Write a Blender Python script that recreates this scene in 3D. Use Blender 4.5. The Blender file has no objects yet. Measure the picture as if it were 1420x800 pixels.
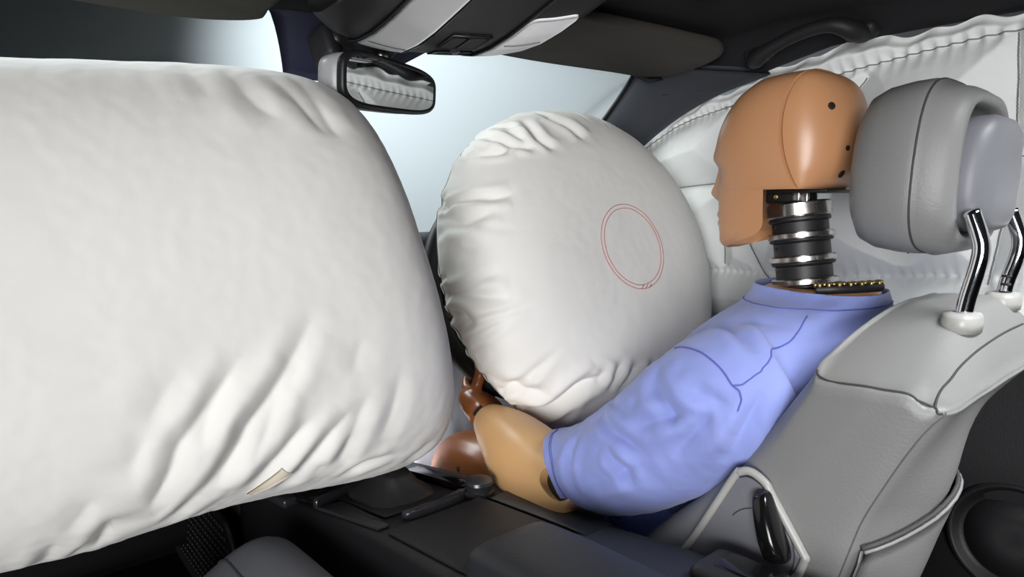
import bpy, bmesh, math, random
import numpy as np
from mathutils import Vector, Matrix, Euler
from mathutils.bvhtree import BVHTree

# ------------------------------------------------------------------ camera, world, lights, exposure
# car frame in metres: +Y is the driving direction, +X the driver's side, Z up
sc = bpy.context.scene
cam_d = bpy.data.cameras.new('camera'); cam = bpy.data.objects.new('camera', cam_d)
sc.collection.objects.link(cam); sc.camera = cam
cam_d.sensor_width = 36.0; cam_d.lens = 36.0 * 945.0 / 1420.0; cam_d.clip_start = 0.02
cam.location = (-.5, -.43, .97)
cam.rotation_euler = (math.radians(90 - 7.2), 0, math.radians(-42))

w = bpy.data.worlds.new('world'); sc.world = w; w.use_nodes = True
w.node_tree.nodes['Background'].inputs[0].default_value = (.55, .62, .72, 1)
w.node_tree.nodes['Background'].inputs[1].default_value = .022

def area(name, loc, target, sx, sy, power, col=(1, 1, 1), spread=180):
    d = bpy.data.lights.new(name, 'AREA'); d.shape = 'RECTANGLE'; d.size = sx; d.size_y = sy
    d.energy = power; d.color = col; d.spread = math.radians(spread)
    o = bpy.data.objects.new(name, d); sc.collection.objects.link(o); o.location = loc
    o.rotation_euler = (Vector(target) - Vector(loc)).to_track_quat('-Z', 'Y').to_euler()
    return o
def spot(name, loc, target, power, angle, blend, col=(1, 1, 1), radius=.1):
    d = bpy.data.lights.new(name, 'SPOT'); d.energy = power; d.spot_size = math.radians(angle)
    d.spot_blend = blend; d.color = col; d.shadow_soft_size = radius
    o = bpy.data.objects.new(name, d); sc.collection.objects.link(o); o.location = loc
    o.rotation_euler = (Vector(target) - Vector(loc)).to_track_quat('-Z', 'Y').to_euler()
    return o
area('key_softbox', (-2.65, -1.62, .92), (.12, .3, .88), 1.5, 1.2, 16, (.99, .992, 1), 62)
area('rear_softbox', (.3, -1.0, 1.95), (.33, -.22, .87), .9, .5, 4.2, (.97, .985, 1), 50)
area('rim_softbox', (-.2, 2.2, 2.5), (0, .4, 1.0), 1.6, .8, 60, (.95, .98, 1))
spot('backdrop_spot', (-.2, 2.6, 3.0), (3.1, 3.95, 1.4), 760, 70, 1.0, (.93, .975, 1))
sc.view_settings.view_transform = 'Standard'; sc.view_settings.look = 'None'
sc.view_settings.exposure = 0.0; sc.view_settings.gamma = 1.0; sc.view_settings.use_curve_mapping = False

# ------------------------------------------------------------------ helpers
rng = np.random.default_rng(7)
def A(*a): return np.array(a, float)
def s2l(c): return tuple(((v / 255) / 12.92 if v / 255 <= .04045 else ((v / 255 + .055) / 1.055) ** 2.4) for v in c)

def mat(name, rgb, rough=.5, metal=0., bump=None, coat=0., spec=.5, var=0., varscale=8., sheen=0., trans=0., rvar=0.):
    m = bpy.data.materials.new(name); m.use_nodes = True; nt = m.node_tree; b = nt.nodes['Principled BSDF']
    b.inputs['Base Color'].default_value = (*s2l(rgb), 1); b.inputs['Roughness'].default_value = rough
    b.inputs['Metallic'].default_value = metal; b.inputs['Coat Weight'].default_value = coat
    b.inputs['Specular IOR Level'].default_value = spec; b.inputs['Sheen Weight'].default_value = sheen
    tc = nt.nodes.new('ShaderNodeTexCoord')
    if var or rvar:
        n = nt.nodes.new('ShaderNodeTexNoise'); n.inputs['Scale'].default_value = varscale; n.inputs['Detail'].default_value = 5
        nt.links.new(tc.outputs['Object'], n.inputs['Vector'])
        if var:
            r = nt.nodes.new('ShaderNodeMixRGB'); r.inputs[1].default_value = (*[v * (1 - var) for v in s2l(rgb)], 1)
            r.inputs[2].default_value = (*[min(1, v * (1 + var)) for v in s2l(rgb)], 1)
            nt.links.new(n.outputs['Fac'], r.inputs[0]); nt.links.new(r.outputs[0], b.inputs['Base Color'])
        if rvar:
            mr = nt.nodes.new('ShaderNodeMapRange'); mr.inputs[3].default_value = max(0, rough - rvar); mr.inputs[4].default_value = rough + rvar
            nt.links.new(n.outputs['Fac'], mr.inputs[0]); nt.links.new(mr.outputs[0], b.inputs['Roughness'])
    prev = None
    for kind, scale, strength, dist in (bump or []):
        if kind == 'noise':
            t = nt.nodes.new('ShaderNodeTexNoise'); t.inputs['Scale'].default_value = scale; t.inputs['Detail'].default_value = 4; out = t.outputs['Fac']
        elif kind == 'grain':
            t = nt.nodes.new('ShaderNodeTexVoronoi'); t.feature = 'SMOOTH_F1'; t.inputs['Scale'].default_value = scale; out = t.outputs['Distance']
        elif kind == 'weave':
            t = nt.nodes.new('ShaderNodeTexWave'); t.inputs['Scale'].default_value = scale; t.inputs['Distortion'].default_value = 1.5; t.inputs['Detail'].default_value = 2; out = t.outputs['Fac']
        nt.links.new(tc.outputs['Object'], t.inputs['Vector'])
        bp = nt.nodes.new('ShaderNodeBump'); bp.inputs['Strength'].default_value = strength; bp.inputs['Distance'].default_value = dist
        nt.links.new(out, bp.inputs['Height'])
        if prev: nt.links.new(prev, bp.inputs['Normal'])
        prev = bp.outputs['Normal']
    if prev: nt.links.new(prev, b.inputs['Normal'])
    return m

M = {}
M['bag'] = mat('airbag_nylon', (231, 229, 224), .72, bump=[('noise', 55, .05, .004), ('noise', 700, .12, .0006)], spec=.3, sheen=.15, var=.025, varscale=14)
M['bag_seam'] = mat('airbag_seam_grey', (120, 122, 120), .8)
M['curtain'] = mat('curtain_nylon', (228, 230, 228), .6, bump=[('noise', 38, .18, .006), ('noise', 500, .12, .0006)], spec=.35, var=.03, varscale=10)
M['red'] = mat('red_thread', (188, 92, 82), .8)
M['tan_tape'] = mat('tan_tape', (212, 200, 182), .8)
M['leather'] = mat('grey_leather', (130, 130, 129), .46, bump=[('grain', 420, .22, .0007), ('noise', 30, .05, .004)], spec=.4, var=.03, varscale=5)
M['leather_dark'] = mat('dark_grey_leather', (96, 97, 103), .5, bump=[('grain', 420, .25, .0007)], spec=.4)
M['seam'] = mat('dark_leather_seam', (62, 61, 62), .7)  # dark grey for seams, thin lines and the pocket gap
M['thread'] = mat('light_grey_stitching', (165, 165, 162), .7)
M['grey_plastic'] = mat('grey_plastic', (114, 115, 121), .45, bump=[('noise', 900, .15, .0004)])
M['grey_rim'] = mat('light_grey_plastic', (165, 164, 160), .35)
M['black'] = mat('black_plastic', (22, 22, 24), .45, bump=[('grain', 600, .2, .0005)], spec=.4)
M['black_gloss'] = mat('black_gloss_plastic', (14, 14, 15), .16, spec=.5)
M['black_soft'] = mat('black_soft_vinyl', (30, 30, 32), .55, bump=[('grain', 500, .3, .0006)], spec=.35)
M['arm'] = mat('armrest_leather', (36, 37, 41), .5, bump=[('grain', 420, .25, .0007)], spec=.4)
M['liner'] = mat('headliner_cloth', (40, 40, 42), .95, bump=[('noise', 900, .4, .0006)], spec=.15)
M['visor'] = mat('visor_vinyl', (66, 62, 57), .7, bump=[('noise', 600, .25, .0005)], spec=.25)
M['pillar'] = mat('pillar_trim', (58, 60, 66), .75, bump=[('noise', 800, .3, .0005)], spec=.25)
M['carpet'] = mat('black_carpet', (14, 14, 15), 1., bump=[('noise', 400, .8, .003)], spec=.1)
M['chrome'] = mat('chrome', (225, 226, 230), .08, 1.)
M['steel'] = mat('brushed_steel', (196, 194, 190), .28, 1., bump=[('noise', 200, .05, .0005)], rvar=.1, varscale=40)
M['satin'] = mat('satin_grey_trim', (66, 66, 70), .3, .6)
M['rubber'] = mat('black_rubber', (26, 26, 28), .5)
M['skin'] = mat('tan_vinyl_skin', (190, 138, 98), .33, bump=[('noise', 30, .04, .004)], var=.06, varscale=6, spec=.45)
M['skin_arm'] = mat('pale_tan_vinyl', (214, 168, 116), .38, bump=[('noise', 24, .06, .004)], var=.06, varscale=9, spec=.45)
M['skin_dark'] = mat('brown_vinyl', (150, 88, 48), .3, bump=[('noise', 24, .06, .004)], var=.08, varscale=9, spec=.5)
M['hole'] = mat('dark_hole', (34, 22, 16), .8)
M['shirt'] = mat('periwinkle_cotton', (136, 148, 208), .85, bump=[('noise', 60, .12, .003), ('weave', 380, .15, .0004)], spec=.2, sheen=.25, var=.04, varscale=12)
M['shirt_seam'] = mat('periwinkle_seam', (92, 98, 176), .9)
M['shorts'] = mat('blue_shorts', (100, 120, 190), .9)
M['brass'] = mat('brass', (190, 168, 110), .35, .9)
M['knee'] = mat('knee_bag_cloth', (214, 222, 238), .8, bump=[('noise', 40, .2, .006)], spec=.3)
M['lens'] = mat('frosted_lamp_lens', (236, 237, 237), .3, bump=[('weave', 130, .12, .0008)], spec=.5)
M['housing'] = mat('mirror_silver_back', (150, 150, 152), .38)
M['mirror'] = mat('mirror_silvering', (235, 238, 238), .02, 1.)
M['frit'] = mat('navy_frit', (26, 26, 44), .5)
M['wall'] = mat('studio_backdrop_paint', (206, 210, 214), .95, spec=.1)
M['print'] = mat('grey_print', (150, 156, 152), .8)

def frit_dots():
    m = M['frit']; nt = m.node_tree; b = nt.nodes['Principled BSDF']; tc = nt.nodes.new('ShaderNodeTexCoord')
    v = nt.nodes.new('ShaderNodeTexVoronoi'); v.inputs['Scale'].default_value = 420; v.inputs['Randomness'].default_value = 0
    r = nt.nodes.new('ShaderNodeValToRGB'); r.color_ramp.elements[0].position = .42; r.color_ramp.elements[0].color = (.012, .012, .03, 1)
    r.color_ramp.elements[1].position = .5; r.color_ramp.elements[1].color = (.03, .03, .07, 1)
    nt.links.new(tc.outputs['Object'], v.inputs['Vector']); nt.links.new(v.outputs['Distance'], r.inputs['Fac']); nt.links.new(r.outputs[0], b.inputs['Base Color'])
frit_dots()
def glass_mat():
    m = bpy.data.materials.new('windshield_glass'); m.use_nodes = True; nt = m.node_tree
    for n in list(nt.nodes): nt.nodes.remove(n)
    o = nt.nodes.new('ShaderNodeOutputMaterial'); t = nt.nodes.new('ShaderNodeBsdfTransparent'); g = nt.nodes.new('ShaderNodeBsdfGlossy')
    t.inputs[0].default_value = (.93, .96, .955, 1); g.inputs['Roughness'].default_value = .01
    lw = nt.nodes.new('ShaderNodeLayerWeight'); lw.inputs['Blend'].default_value = .5; pw = nt.nodes.new('ShaderNodeMath'); pw.operation = 'POWER'; pw.inputs[1].default_value = 5
    f = nt.nodes.new('ShaderNodeMath'); f.operation = 'MULTIPLY_ADD'; f.inputs[1].default_value = .3; f.inputs[2].default_value = .006; f.use_clamp = True; mx = nt.nodes.new('ShaderNodeMixShader')
    nt.links.new(lw.outputs['Facing'], pw.inputs[0]); nt.links.new(pw.outputs[0], f.inputs[0]); nt.links.new(f.outputs[0], mx.inputs[0]); nt.links.new(t.outputs[0], mx.inputs[1]); nt.links.new(g.outputs[0], mx.inputs[2]); nt.links.new(mx.outputs[0], o.inputs[0])
    return m
M['glass'] = glass_mat()

# --- object making: vertices are given in car coordinates, the origin goes where the thing is
ORG = {}
def thing(name, label, cat, loc, group=None, kind=None):
    o = bpy.data.objects.new(name, None); sc.collection.objects.link(o); o.location = loc; o.empty_display_size = .05
    if label: o['label'] = label
    if cat: o['category'] = cat
    if group: o['group'] = group
    if kind: o['kind'] = kind
    ORG[o.name] = A(*loc); return o
def obj(name, VF, m, parent=None, smooth=True, sharp=None, sub=0, label=None, kind=None, cat=None, group=None):
    V, F = VF; V = np.asarray(V, float)
    org = (V.min(0) + V.max(0)) / 2
    if parent is None: org[2] = V[:, 2].min()
    me = bpy.data.meshes.new(name); me.from_pydata((V - org).tolist(), [], [tuple(int(i) for i in f) for f in F]); me.update()
    me.materials.append(M[m] if isinstance(m, str) else m)
    me.polygons.foreach_set('use_smooth', [bool(smooth)] * len(me.polygons))
    if sharp: me.set_sharp_from_angle(angle=math.radians(sharp))
    o = bpy.data.objects.new(name, me); sc.collection.objects.link(o); ORG[o.name] = org
    if parent is not None: o.parent = parent; o.location = org - ORG[parent.name]
    else: o.location = org
    if sub:
        md = o.modifiers.new('subdivision', 'SUBSURF'); md.levels = sub; md.render_levels = sub
    if label: o['label'] = label
    if kind: o['kind'] = kind
    if cat: o['category'] = cat
    if group: o['group'] = group
    return o
def join(*L):
    Vs, Fs, n = [], [], 0
    for V, F in L:
        V = np.asarray(V, float); Vs.append(V); Fs += [tuple(i + n for i in f) for f in F]; n += len(V)
    return np.vstack(Vs), Fs
def xf(VF, loc=(0, 0, 0), rot=None):
    V, F = VF; V = np.asarray(V, float)
    if rot is not None: V = V @ np.array(rot.to_matrix() if hasattr(rot, 'to_matrix') else rot).T
    return V + A(*loc), F
def frame(x, y=None, z=None):
    return np.stack([x, y, z], 1)
def grid(P, cu=False, cv=False):
    P = np.asarray(P, float); n, m = P.shape[:2]; F = []
    for i in range(n if cu else n - 1):
        i2 = (i + 1) % n
        for j in range(m if cv else m - 1):
            j2 = (j + 1) % m; F.append((i * m + j, i * m + j2, i2 * m + j2, i2 * m + j))
    return P.reshape(-1, 3), F
def loft(R, cap0=True, cap1=True):
    R = [np.asarray(r, float) for r in R]; m = len(R[0]); V, F = grid(np.array(R), False, True); V = list(V); n = len(R)
    if cap0:
        c = len(V); V.append(R[0].mean(0)); F += [(c, (j + 1) % m, j) for j in range(m)]
    if cap1:
        c = len(V); V.append(R[-1].mean(0)); F += [(c, (n - 1) * m + j, (n - 1) * m + (j + 1) % m) for j in range(m)]
    return np.array(V), F
def spl(P, n=40, closed=False):
    P = np.asarray(P, float)
    if closed: Q = np.vstack([P[-1], P, P[0], P[1]])
    else: Q = np.vstack([2 * P[0] - P[1], P, 2 * P[-1] - P[-2]])
    k = len(P) if closed else len(P) - 1; o = []
    for t in (np.arange(n) / n * k if closed else np.linspace(0, k, n)):
        i = min(int(t), k - 1); u = t - i; a, b, c, d = Q[i:i + 4]
        o.append(.5 * (2 * b + (c - a) * u + (2 * a - 5 * b + 4 * c - d) * u * u + (3 * b - a - 3 * c + d) * u ** 3))
    return np.array(o)
def tube(P, r, n=10, closed=False, flat=None, cap=True):
    P = np.asarray(P, float); k = len(P); r = np.full(k, r) if np.isscalar(r) else np.asarray(r, float)
    T = np.roll(P, -1, 0) - np.roll(P, 1, 0)
    if not closed: T[0] = P[1] - P[0]; T[-1] = P[-1] - P[-2]
    T /= np.linalg.norm(T, axis=1)[:, None] + 1e-12
    u = np.cross(T[0], A(.31, .17, .93)); u /= np.linalg.norm(u); R = []
    for i in range(k):
        u = u - T[i] * (u @ T[i]); u /= np.linalg.norm(u) + 1e-12; v = np.cross(T[i], u)
        a = np.linspace(0, 2 * np.pi, n, endpoint=False)
        R.append(P[i] + r[i] * (np.cos(a)[:, None] * u + np.sin(a)[:, None] * v))
    if closed: return grid(np.array(R), True, True)
    return loft(R, cap, cap)
def lathe(prof, n=32, loc=(0, 0, 0), axis=(0, 0, 1)):
    z = A(*axis); z = z / np.linalg.norm(z); x = np.cross(A(0, 1, 0) if abs(z[1]) < .9 else A(1, 0, 0), z); x /= np.linalg.norm(x); y = np.cross(z, x)
    a = np.linspace(0, 2 * np.pi, n, endpoint=False); R = []
    for rr, zz in prof: R.append(A(*loc) + z * zz + rr * (np.cos(a)[:, None] * x + np.sin(a)[:, None] * y))
    return loft(R)
def rbox(c, size, r=.004, seg=3, rot=None):
    bm = bmesh.new(); bmesh.ops.create_cube(bm, size=1)
    for v in bm.verts: v.co = Vector((v.co.x * size[0], v.co.y * size[1], v.co.z * size[2]))
    r = min(r, min(size) * .49)
    bmesh.ops.bevel(bm, geom=bm.edges[:], offset=r, segments=seg, profile=.5, affect='EDGES')
    bm.verts.ensure_lookup_table(); V = np.array([v.co[:] for v in bm.verts]); F = [tuple(v.index for v in f.verts) for f in bm.faces]; bm.free()
    return xf((V, F), c, rot)
def sprng(w, h, n=2.5, k=48):
    a = np.linspace(0, 2 * np.pi, k, endpoint=False); c, s = np.cos(a), np.sin(a)
    return np.sign(c) * np.abs(c) ** (2 / n) * w, np.sign(s) * np.abs(s) ** (2 / n) * h
def plate(poly, n0, thick, round_=.25):
    """closed outline poly (n,3) turned into a thick pad with soft edges; n0 = unit normal of its front"""
    poly = np.asarray(poly, float); n0 = A(*n0) / np.linalg.norm(n0); c = poly.mean(0); R = []
    for s, t in ((.985, 0), (1, .2), (1, .7), (1 - .35 * round_ * .2, .9), (1 - round_ * .2, 1.)):
        R.append(c + (poly - c) * s + n0 * thick * t)
    return loft(R)
def norms(V, F):
    V = np.asarray(V); N = np.zeros_like(V)
    for k in (3, 4):
        f = np.array([x for x in F if len(x) == k])
        if len(f):
            nn = np.cross(V[f[:, 2]] - V[f[:, 0]], V[f[:, -1]] - V[f[:, 1]] if k == 4 else V[f[:, 1]] - V[f[:, 0]]) * (1 if k == 4 else -1)
            for j in range(k): np.add.at(N, f[:, j], nn)
    return N / (np.linalg.norm(N, axis=1)[:, None] + 1e-12)
_g = np.random.default_rng(3).normal(size=(4096, 3)); _g /= np.linalg.norm(_g, axis=1)[:, None]
def pn(P, s=1., seed=0):
    P = np.asarray(P, float) * s + seed * 17.13; I = np.floor(P).astype(int); f = P - I; u = f ** 3 * (f * (f * 6 - 15) + 10); o = 0
    for dx in (0, 1):
        for dy in (0, 1):
            for dz in (0, 1):
                hsh = ((I[:, 0] + dx) * 73856093 ^ (I[:, 1] + dy) * 19349663 ^ (I[:, 2] + dz) * 83492791) & 4095
                g = (_g[hsh] * (f - A(dx, dy, dz))).sum(1)
                wgt = (u[:, 0] if dx else 1 - u[:, 0]) * (u[:, 1] if dy else 1 - u[:, 1]) * (u[:, 2] if dz else 1 - u[:, 2]); o = o + g * wgt
    return o
def ridge(P, s, seed=0): return 1 - np.abs(pn(P, s, seed)) * 2
def crease(P, cr, scale=1.):
    """height field of fabric folds lying along 3D polylines: a valley with a soft ridge beside it"""
    D = np.zeros(len(P))
    for a, wd, poly in cr:
        q = spl(poly, 70) if len(poly) > 2 else np.linspace(poly[0], poly[1], 40)
        lo, hi = q.min(0) - wd * 5, q.max(0) + wd * 5; idx = np.where(((P > lo) & (P < hi)).all(1))[0]
        if not len(idx): continue
        d = np.linalg.norm(P[idx][:, None] - q[None], axis=2); j = d.argmin(1); dm = d.min(1)
        tp = np.sin(np.pi * np.clip((j + .8) / (len(q) + .6), 0, 1)) ** .6
        D[idx] += scale * a * tp * (-np.exp(-(dm / wd) ** 1.25) + .5 * np.exp(-((dm - 2.3 * wd) / (1.3 * wd)) ** 2))
    return D
def bvh(VF): return BVHTree.FromPolygons([tuple(v) for v in VF[0]], [tuple(f) for f in VF[1]])
def snap(b, P, off=.0004):
    o = []
    for p in P:
        l, n, _, _ = b.find_nearest(Vector(p)); o.append(np.array(l) + np.array(n) * off)
    return np.array(o)
def eval_mesh(VF, mods):
    me = bpy.data.meshes.new('tmp'); me.from_pydata(np.asarray(VF[0]).tolist(), [], [tuple(int(i) for i in f) for f in VF[1]])
    o = bpy.data.objects.new('tmp', me); sc.collection.objects.link(o)
    for t, kw in mods:
        md = o.modifiers.new(t, t)
        for k, v in kw.items(): setattr(md, k, v)
    dg = bpy.context.evaluated_depsgraph_get(); e = o.evaluated_get(dg).to_mesh()
    V = np.empty(len(e.vertices) * 3); e.vertices.foreach_get('co', V); F = [tuple(p.vertices) for p in e.polygons]
    o.evaluated_get(dg).to_mesh_clear(); bpy.data.objects.remove(o); bpy.data.meshes.remove(me)
    return V.reshape(-1, 3), F
def blob(parts, voxel, smooth=6):
    return eval_mesh(join(*parts), [('REMESH', dict(mode='VOXEL', voxel_size=voxel)), ('SMOOTH', dict(factor=.5, iterations=smooth))])
def cut(VF, co, no):
    """keep the side of the plane that `no` does not point to"""
    bm = bmesh.new(); vs = [bm.verts.new(v) for v in VF[0]]
    for f in VF[1]: bm.faces.new([vs[i] for i in f])
    bmesh.ops.bisect_plane(bm, geom=bm.verts[:] + bm.edges[:] + bm.faces[:], plane_co=co, plane_no=no, clear_outer=True)
    bm.verts.ensure_lookup_table(); bm.verts.index_update(); V = np.array([v.co[:] for v in bm.verts]); F = [tuple(v.index for v in f.verts) for f in bm.faces]; bm.free()
    return V, F
def unit(v): v = np.asarray(v, float); return v / np.linalg.norm(v)

# ------------------------------------------------------------------ the setting
def sheet(P, off):
    P = np.asarray(P, float); n, m = P.shape[:2]; Q = P + np.asarray(off, float); V, F = grid(P); k = n * m
    F2 = [tuple(reversed([i + k for i in f])) for f in F]; B = [(i, 0) for i in range(n)] + [(n - 1, j) for j in range(1, m)] + [(i, m - 1) for i in range(n - 2, -1, -1)] + [(0, j) for j in range(m - 2, 0, -1)]
    B = [i * m + j for i, j in B]; S = [(B[i], B[i - 1], B[i - 1] + k, B[i] + k) for i in range(len(B))]
    return np.vstack([V, Q.reshape(-1, 3)]), F + F2 + S
def sm(a, b, x): t = np.clip((x - a) / (b - a), 0, 1); return t * t * (3 - 2 * t)
def rail(y): return np.interp(y, [-1.6, -.17, .09, .22, .35, .48], [1.21, 1.236, 1.232, 1.203, 1.172, 1.112])
def head_y(x): return .475 - .10 * (x - .05) ** 2
def roof(x, y):
    zc = 1.264 - .036 * sm(.1, .48, y) - .018 * sm(-.02, -.25, x) * sm(.1, .48, y) - .025 * sm(-.15, -.62, x) * sm(-.3, .5, y); s = sm(.60, .71, x)
    return zc * (1 - s) + rail(y) * s
xs = np.concatenate([np.linspace(-.78, .55, 22), np.linspace(.57, .70, 12)]); P = []
for x in xs:
    r = []
    for t in np.linspace(0, 1, 34):
        y = head_y(x) + (-.42 - head_y(x)) * t ** 1.4; r.append((x, y, roof(np.array(x), np.array(y))))
    P.append(r)
obj('ceiling', sheet(P, (0, 0, .03)), 'liner', kind='structure')
wp = A(2.4, 3.7, 0); wn = unit((-.58, -.81, 0)); wt = A(wn[1], -wn[0], 0)
obj('wall_back', rbox(wp + A(0, 0, 2.6) - wn * .05, (16, .1, 6.), .01, 1, Matrix(((wt[0], wn[0], 0), (wt[1], wn[1], 0), (0, 0, 1))).to_3x3()), 'wall', kind='structure', smooth=False)
M['studio'] = mat('studio_floor_paint', (60, 64, 68), .6)
obj('floor', rbox((0, .2, .09), (1.46, 3.4, .06), .01, 2), 'carpet', kind='structure')
obj('floor', rbox((1, 1, -.45), (16, 14, .1), .01, 1), 'studio', kind='structure', smooth=False)
obj('wall_front', rbox((0, 1.32, .42), (1.46, .06, .72), .02, 2), 'carpet', kind='structure')
# driver's side door panel, pillar trim and window
dv = []
for z, x in ((.12, .735), (.3, .725), (.5, .712), (.56, .70), (.60, .712), (.75, .728), (.86, .73), (.92, .745)):
    dv.append([(x, y, z) for y in np.linspace(-1.5, 1.15, 40)])
wr = obj('wall_right', sheet(dv, (.04, 0, 0)), 'black_soft', kind='structure')
obj('speaker_ring', lathe([(.064, .0), (.072, -.002), (.078, -.010), (.084, -.012), (.088, -.006), (.089, .012)], 48, (.706, -.215, .468), (1, 0, -.05)), 'black', wr)
obj('speaker_grille', lathe([(.0, -.004), (.03, -.006), (.066, -.001), (.066, .01)], 48, (.707, -.215, .468), (1, 0, -.05)), 'black_soft', wr)
dt = [[(.690 + .02 * math.sin(a), y, .585 + .03 * math.cos(a)) for a in np.linspace(-1.2, 3.0, 8)] for y in np.linspace(.0, 1.0, 20)]
obj('door_armrest', sheet(np.array(dt) + A(.01, 0, 0), (.02, 0, 0)), 'black', wr)
I_ = spl([(.585, .438, 1.230), (.632, .462, 1.222), (.656, .545, 1.155), (.675, .66, 1.07), (.69, .80, .965), (.70, .95, .85)], 40)
O_ = spl([(.700, .20, 1.200), (.702, .34, 1.165), (.705, .47, 1.100), (.712, .60, 1.0), (.718, .72, .90), (.724, .82, .81)], 40)
pg = []
for a, b in zip(I_, O_):
    pg.append([a * (1 - t) + b * t + A(-.030, -.018, -.004) * math.sin(math.pi * t) ** .7 for t in np.linspace(0, 1, 12)])
tr = obj('trim_1', sheet(pg, (.012, .012, .012)), 'pillar', kind='structure')
bp = bvh(grid(pg))
obj('panel_gap', tube(snap(bp, [pg[12][0], pg[11][3], pg[9][6], pg[6][9], pg[4][11]], .0005), .0012, 6), 'black', tr)
obj('window_seal', tube(I_ + A(-.001, 0, 0), .0045, 8), 'black', tr)
# windshield
wg = []
for x in np.linspace(-.72, .66, 24):
    c = .10 * (x - .05) ** 2
    wg.append([(x, head_y(x) + .003 + t * (.80 - c), 1.236 - t * .40 - .03 * math.sin(math.pi * t) * 0) for t in np.linspace(0, 1, 12)])
w1 = obj('window_1', sheet(wg, (0, .003, .0045)), 'glass', kind='structure')
def on_glass(x, t, off=-.004): return A(x, head_y(x) + .003 + t * (.80 - .10 * (x - .05) ** 2), 1.236 - t * .40 + off)
fr = []
for x in np.linspace(0, 1, 14):
    fr.append([on_glass((-.120 + .085 * t ** .8) * (1 - x) + (.19 - .09 * t) * x, .002 + (.17 - .0 * x) * t) for t in np.linspace(0, 1, 8)])
obj('frit_band', sheet(fr, (0, .001, .001)), 'frit', w1, label='navy dotted shade patch around the mirror mount')
obj('window_2', sheet([[(.742 - .1 * max(0, z - .95), y, z) for y in np.linspace(-1.4, .55, 12)] for z in np.linspace(.9, 1.22, 4)], (.004, 0, 0)), 'glass', kind='structure')

# ------------------------------------------------------------------ dashboard
t = thing('dashboard', 'black dashboard behind the two round front airbags, mostly hidden', 'dashboard', (0, .95, .15))
prof = spl([(.95, .30), (.88, .45), (.84, .60), (.85, .73), (.89, .80), (1.0, .825), (1.2, .80), (1.25, .55), (1.2, .30)], 40)
R = []
for x in np.linspace(-.69, .70, 30):
    hump = math.exp(-((x - .35) / .17) ** 4)
    q = prof.copy(); q[:, 1] += hump * .055 * sm(.70, .80, prof[:, 1]); q[:, 0] -= hump * .05 * sm(.5, .75, prof[:, 1]) * sm(1.1, .8, prof[:, 0])
    R.append(np.stack([np.full(len(q), x), q[:, 0], q[:, 1]], 1))
obj('dash_panel', loft(R), 'black_soft', t)
obj('instrument_hood', loft([np.stack([np.full(32, .0), *[a for a in sprng(.12, .055, 3, 32)]], 1) * A(1, s, s) + A(.2 + .3 * i / 6, .80, .85) for i, s in enumerate((.8, .97, 1, 1, 1, .97, .8))]), 'black_soft', t)
obj('centre_stack', rbox((.02, .80, .48), (.25, .14, .42), .03, 3, Euler((math.radians(-14), 0, 0))), 'black', t)

# ------------------------------------------------------------------ centre console
t = thing('centre_console', 'black centre console with gear boot and padded armrest between the seats', 'console', (0, .2, .15))
def zt(y): return np.interp(y, [-.5, -.05, .09, .25, .40, .52, .70], [.585, .59, .588, .575, .556, .537, .52])
R = []
for y in np.linspace(-.42, .68, 44):
    z = zt(y); w_ = .006 * sm(.2, .6, y)
    R.append(A((-.10, y, .15), (-.104 - w_, y, .35), (-.107 - w_, y, z - .03), (-.106 - w_, y, z - .010), (-.102 - w_, y, z - .002), (-.094, y, z), (-.05, y, z), (0, y, z), (.06, y, z), (.105, y, z), (.112, y, z - .004), (.115, y, z - .02), (.114, y, .35), (.11, y, .15)))
obj('console_body', loft(R), 'black', t)
def deck(x, y, o=0.): return A(x, y, zt(y) + o)
def slab(poly, th, m, name, par=None, off=.0005, label=None, k=60):
    q = spl([deck(x, y, off) for x, y in poly], k, True) if k else A(*[deck(x, y, off) for x, y in poly])
    return obj(name, plate(q, (0, 0, 1), th), m, par or t, sharp=40, label=label)
def poly4(a, b, c, d, n=6):
    o = []
    for p, q in ((a, b), (b, c), (c, d), (d, a)):
        for i in range(n): o.append(tuple(A(*p) + (A(*q) - A(*p)) * (i + .06 if i == 0 else i) / n))
    return o
slab(poly4((-.108, .40), (-.096, .262), (-.079, .262), (-.073, .395)), .004, 'satin', 'side_trim', k=0, label='satin grey trim strip left of the gear boot')
slab(poly4((-.112, .53), (-.108, .402), (.045, .452), (.04, .56)), .012, 'black_gloss', 'front_panel', k=0)
slab(poly4((-.108, .412), (-.108, .402), (.03, .447), (.03, .456)), .014, 'satin', 'front_trim', k=0)
slab(poly4((.050, .43), (.052, .285), (.074, .285), (.074, .43)), .010, 'black_gloss', 'right_trim', k=0)
slab(poly4((-.070, .435), (-.070, .29), (.046, .29), (.046, .442)), .003, 'rubber', 'boot_surround', k=0)
bt = []
for s, z in ((1, .003), (.93, .007), (.78, .013), (.62, .019), (.50, .026), (.42, .034), (.36, .038)):
    x, y = sprng(.052 * s, .066 * s, 3.2, 48); f = 1 + .04 * np.sin(np.linspace(0, 2 * np.pi, 48) * 9 + z * 200) * (1 - abs(s - .6))
    bt.append(np.stack([-.012 + x * f, .362 + y * f, np.full(48, zt(.362) + z)], 1))
obj('gear_boot', loft(bt), 'rubber', t)
gl = obj('gear_lever', tube([(-.012, .362, .585), (-.012, .366, .605), (-.012, .372, .625)], .009, 12), 'rubber', t)
obj('lever_knob', lathe([(.0, -.03), (.014, -.028), (.02, -.012), (.024, .008), (.022, .022), (.012, .031), (0, .033)], 28, (-.012, .375, .640), (0, .15, 1)), 'black_soft', gl)
slab([(-.052, .262), (-.02, .256), (.02, .258), (.046, .268), (.044, .280), (.0, .270), (-.05, .276)], .010, 'satin', 'rear_trim', k=48)
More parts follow.
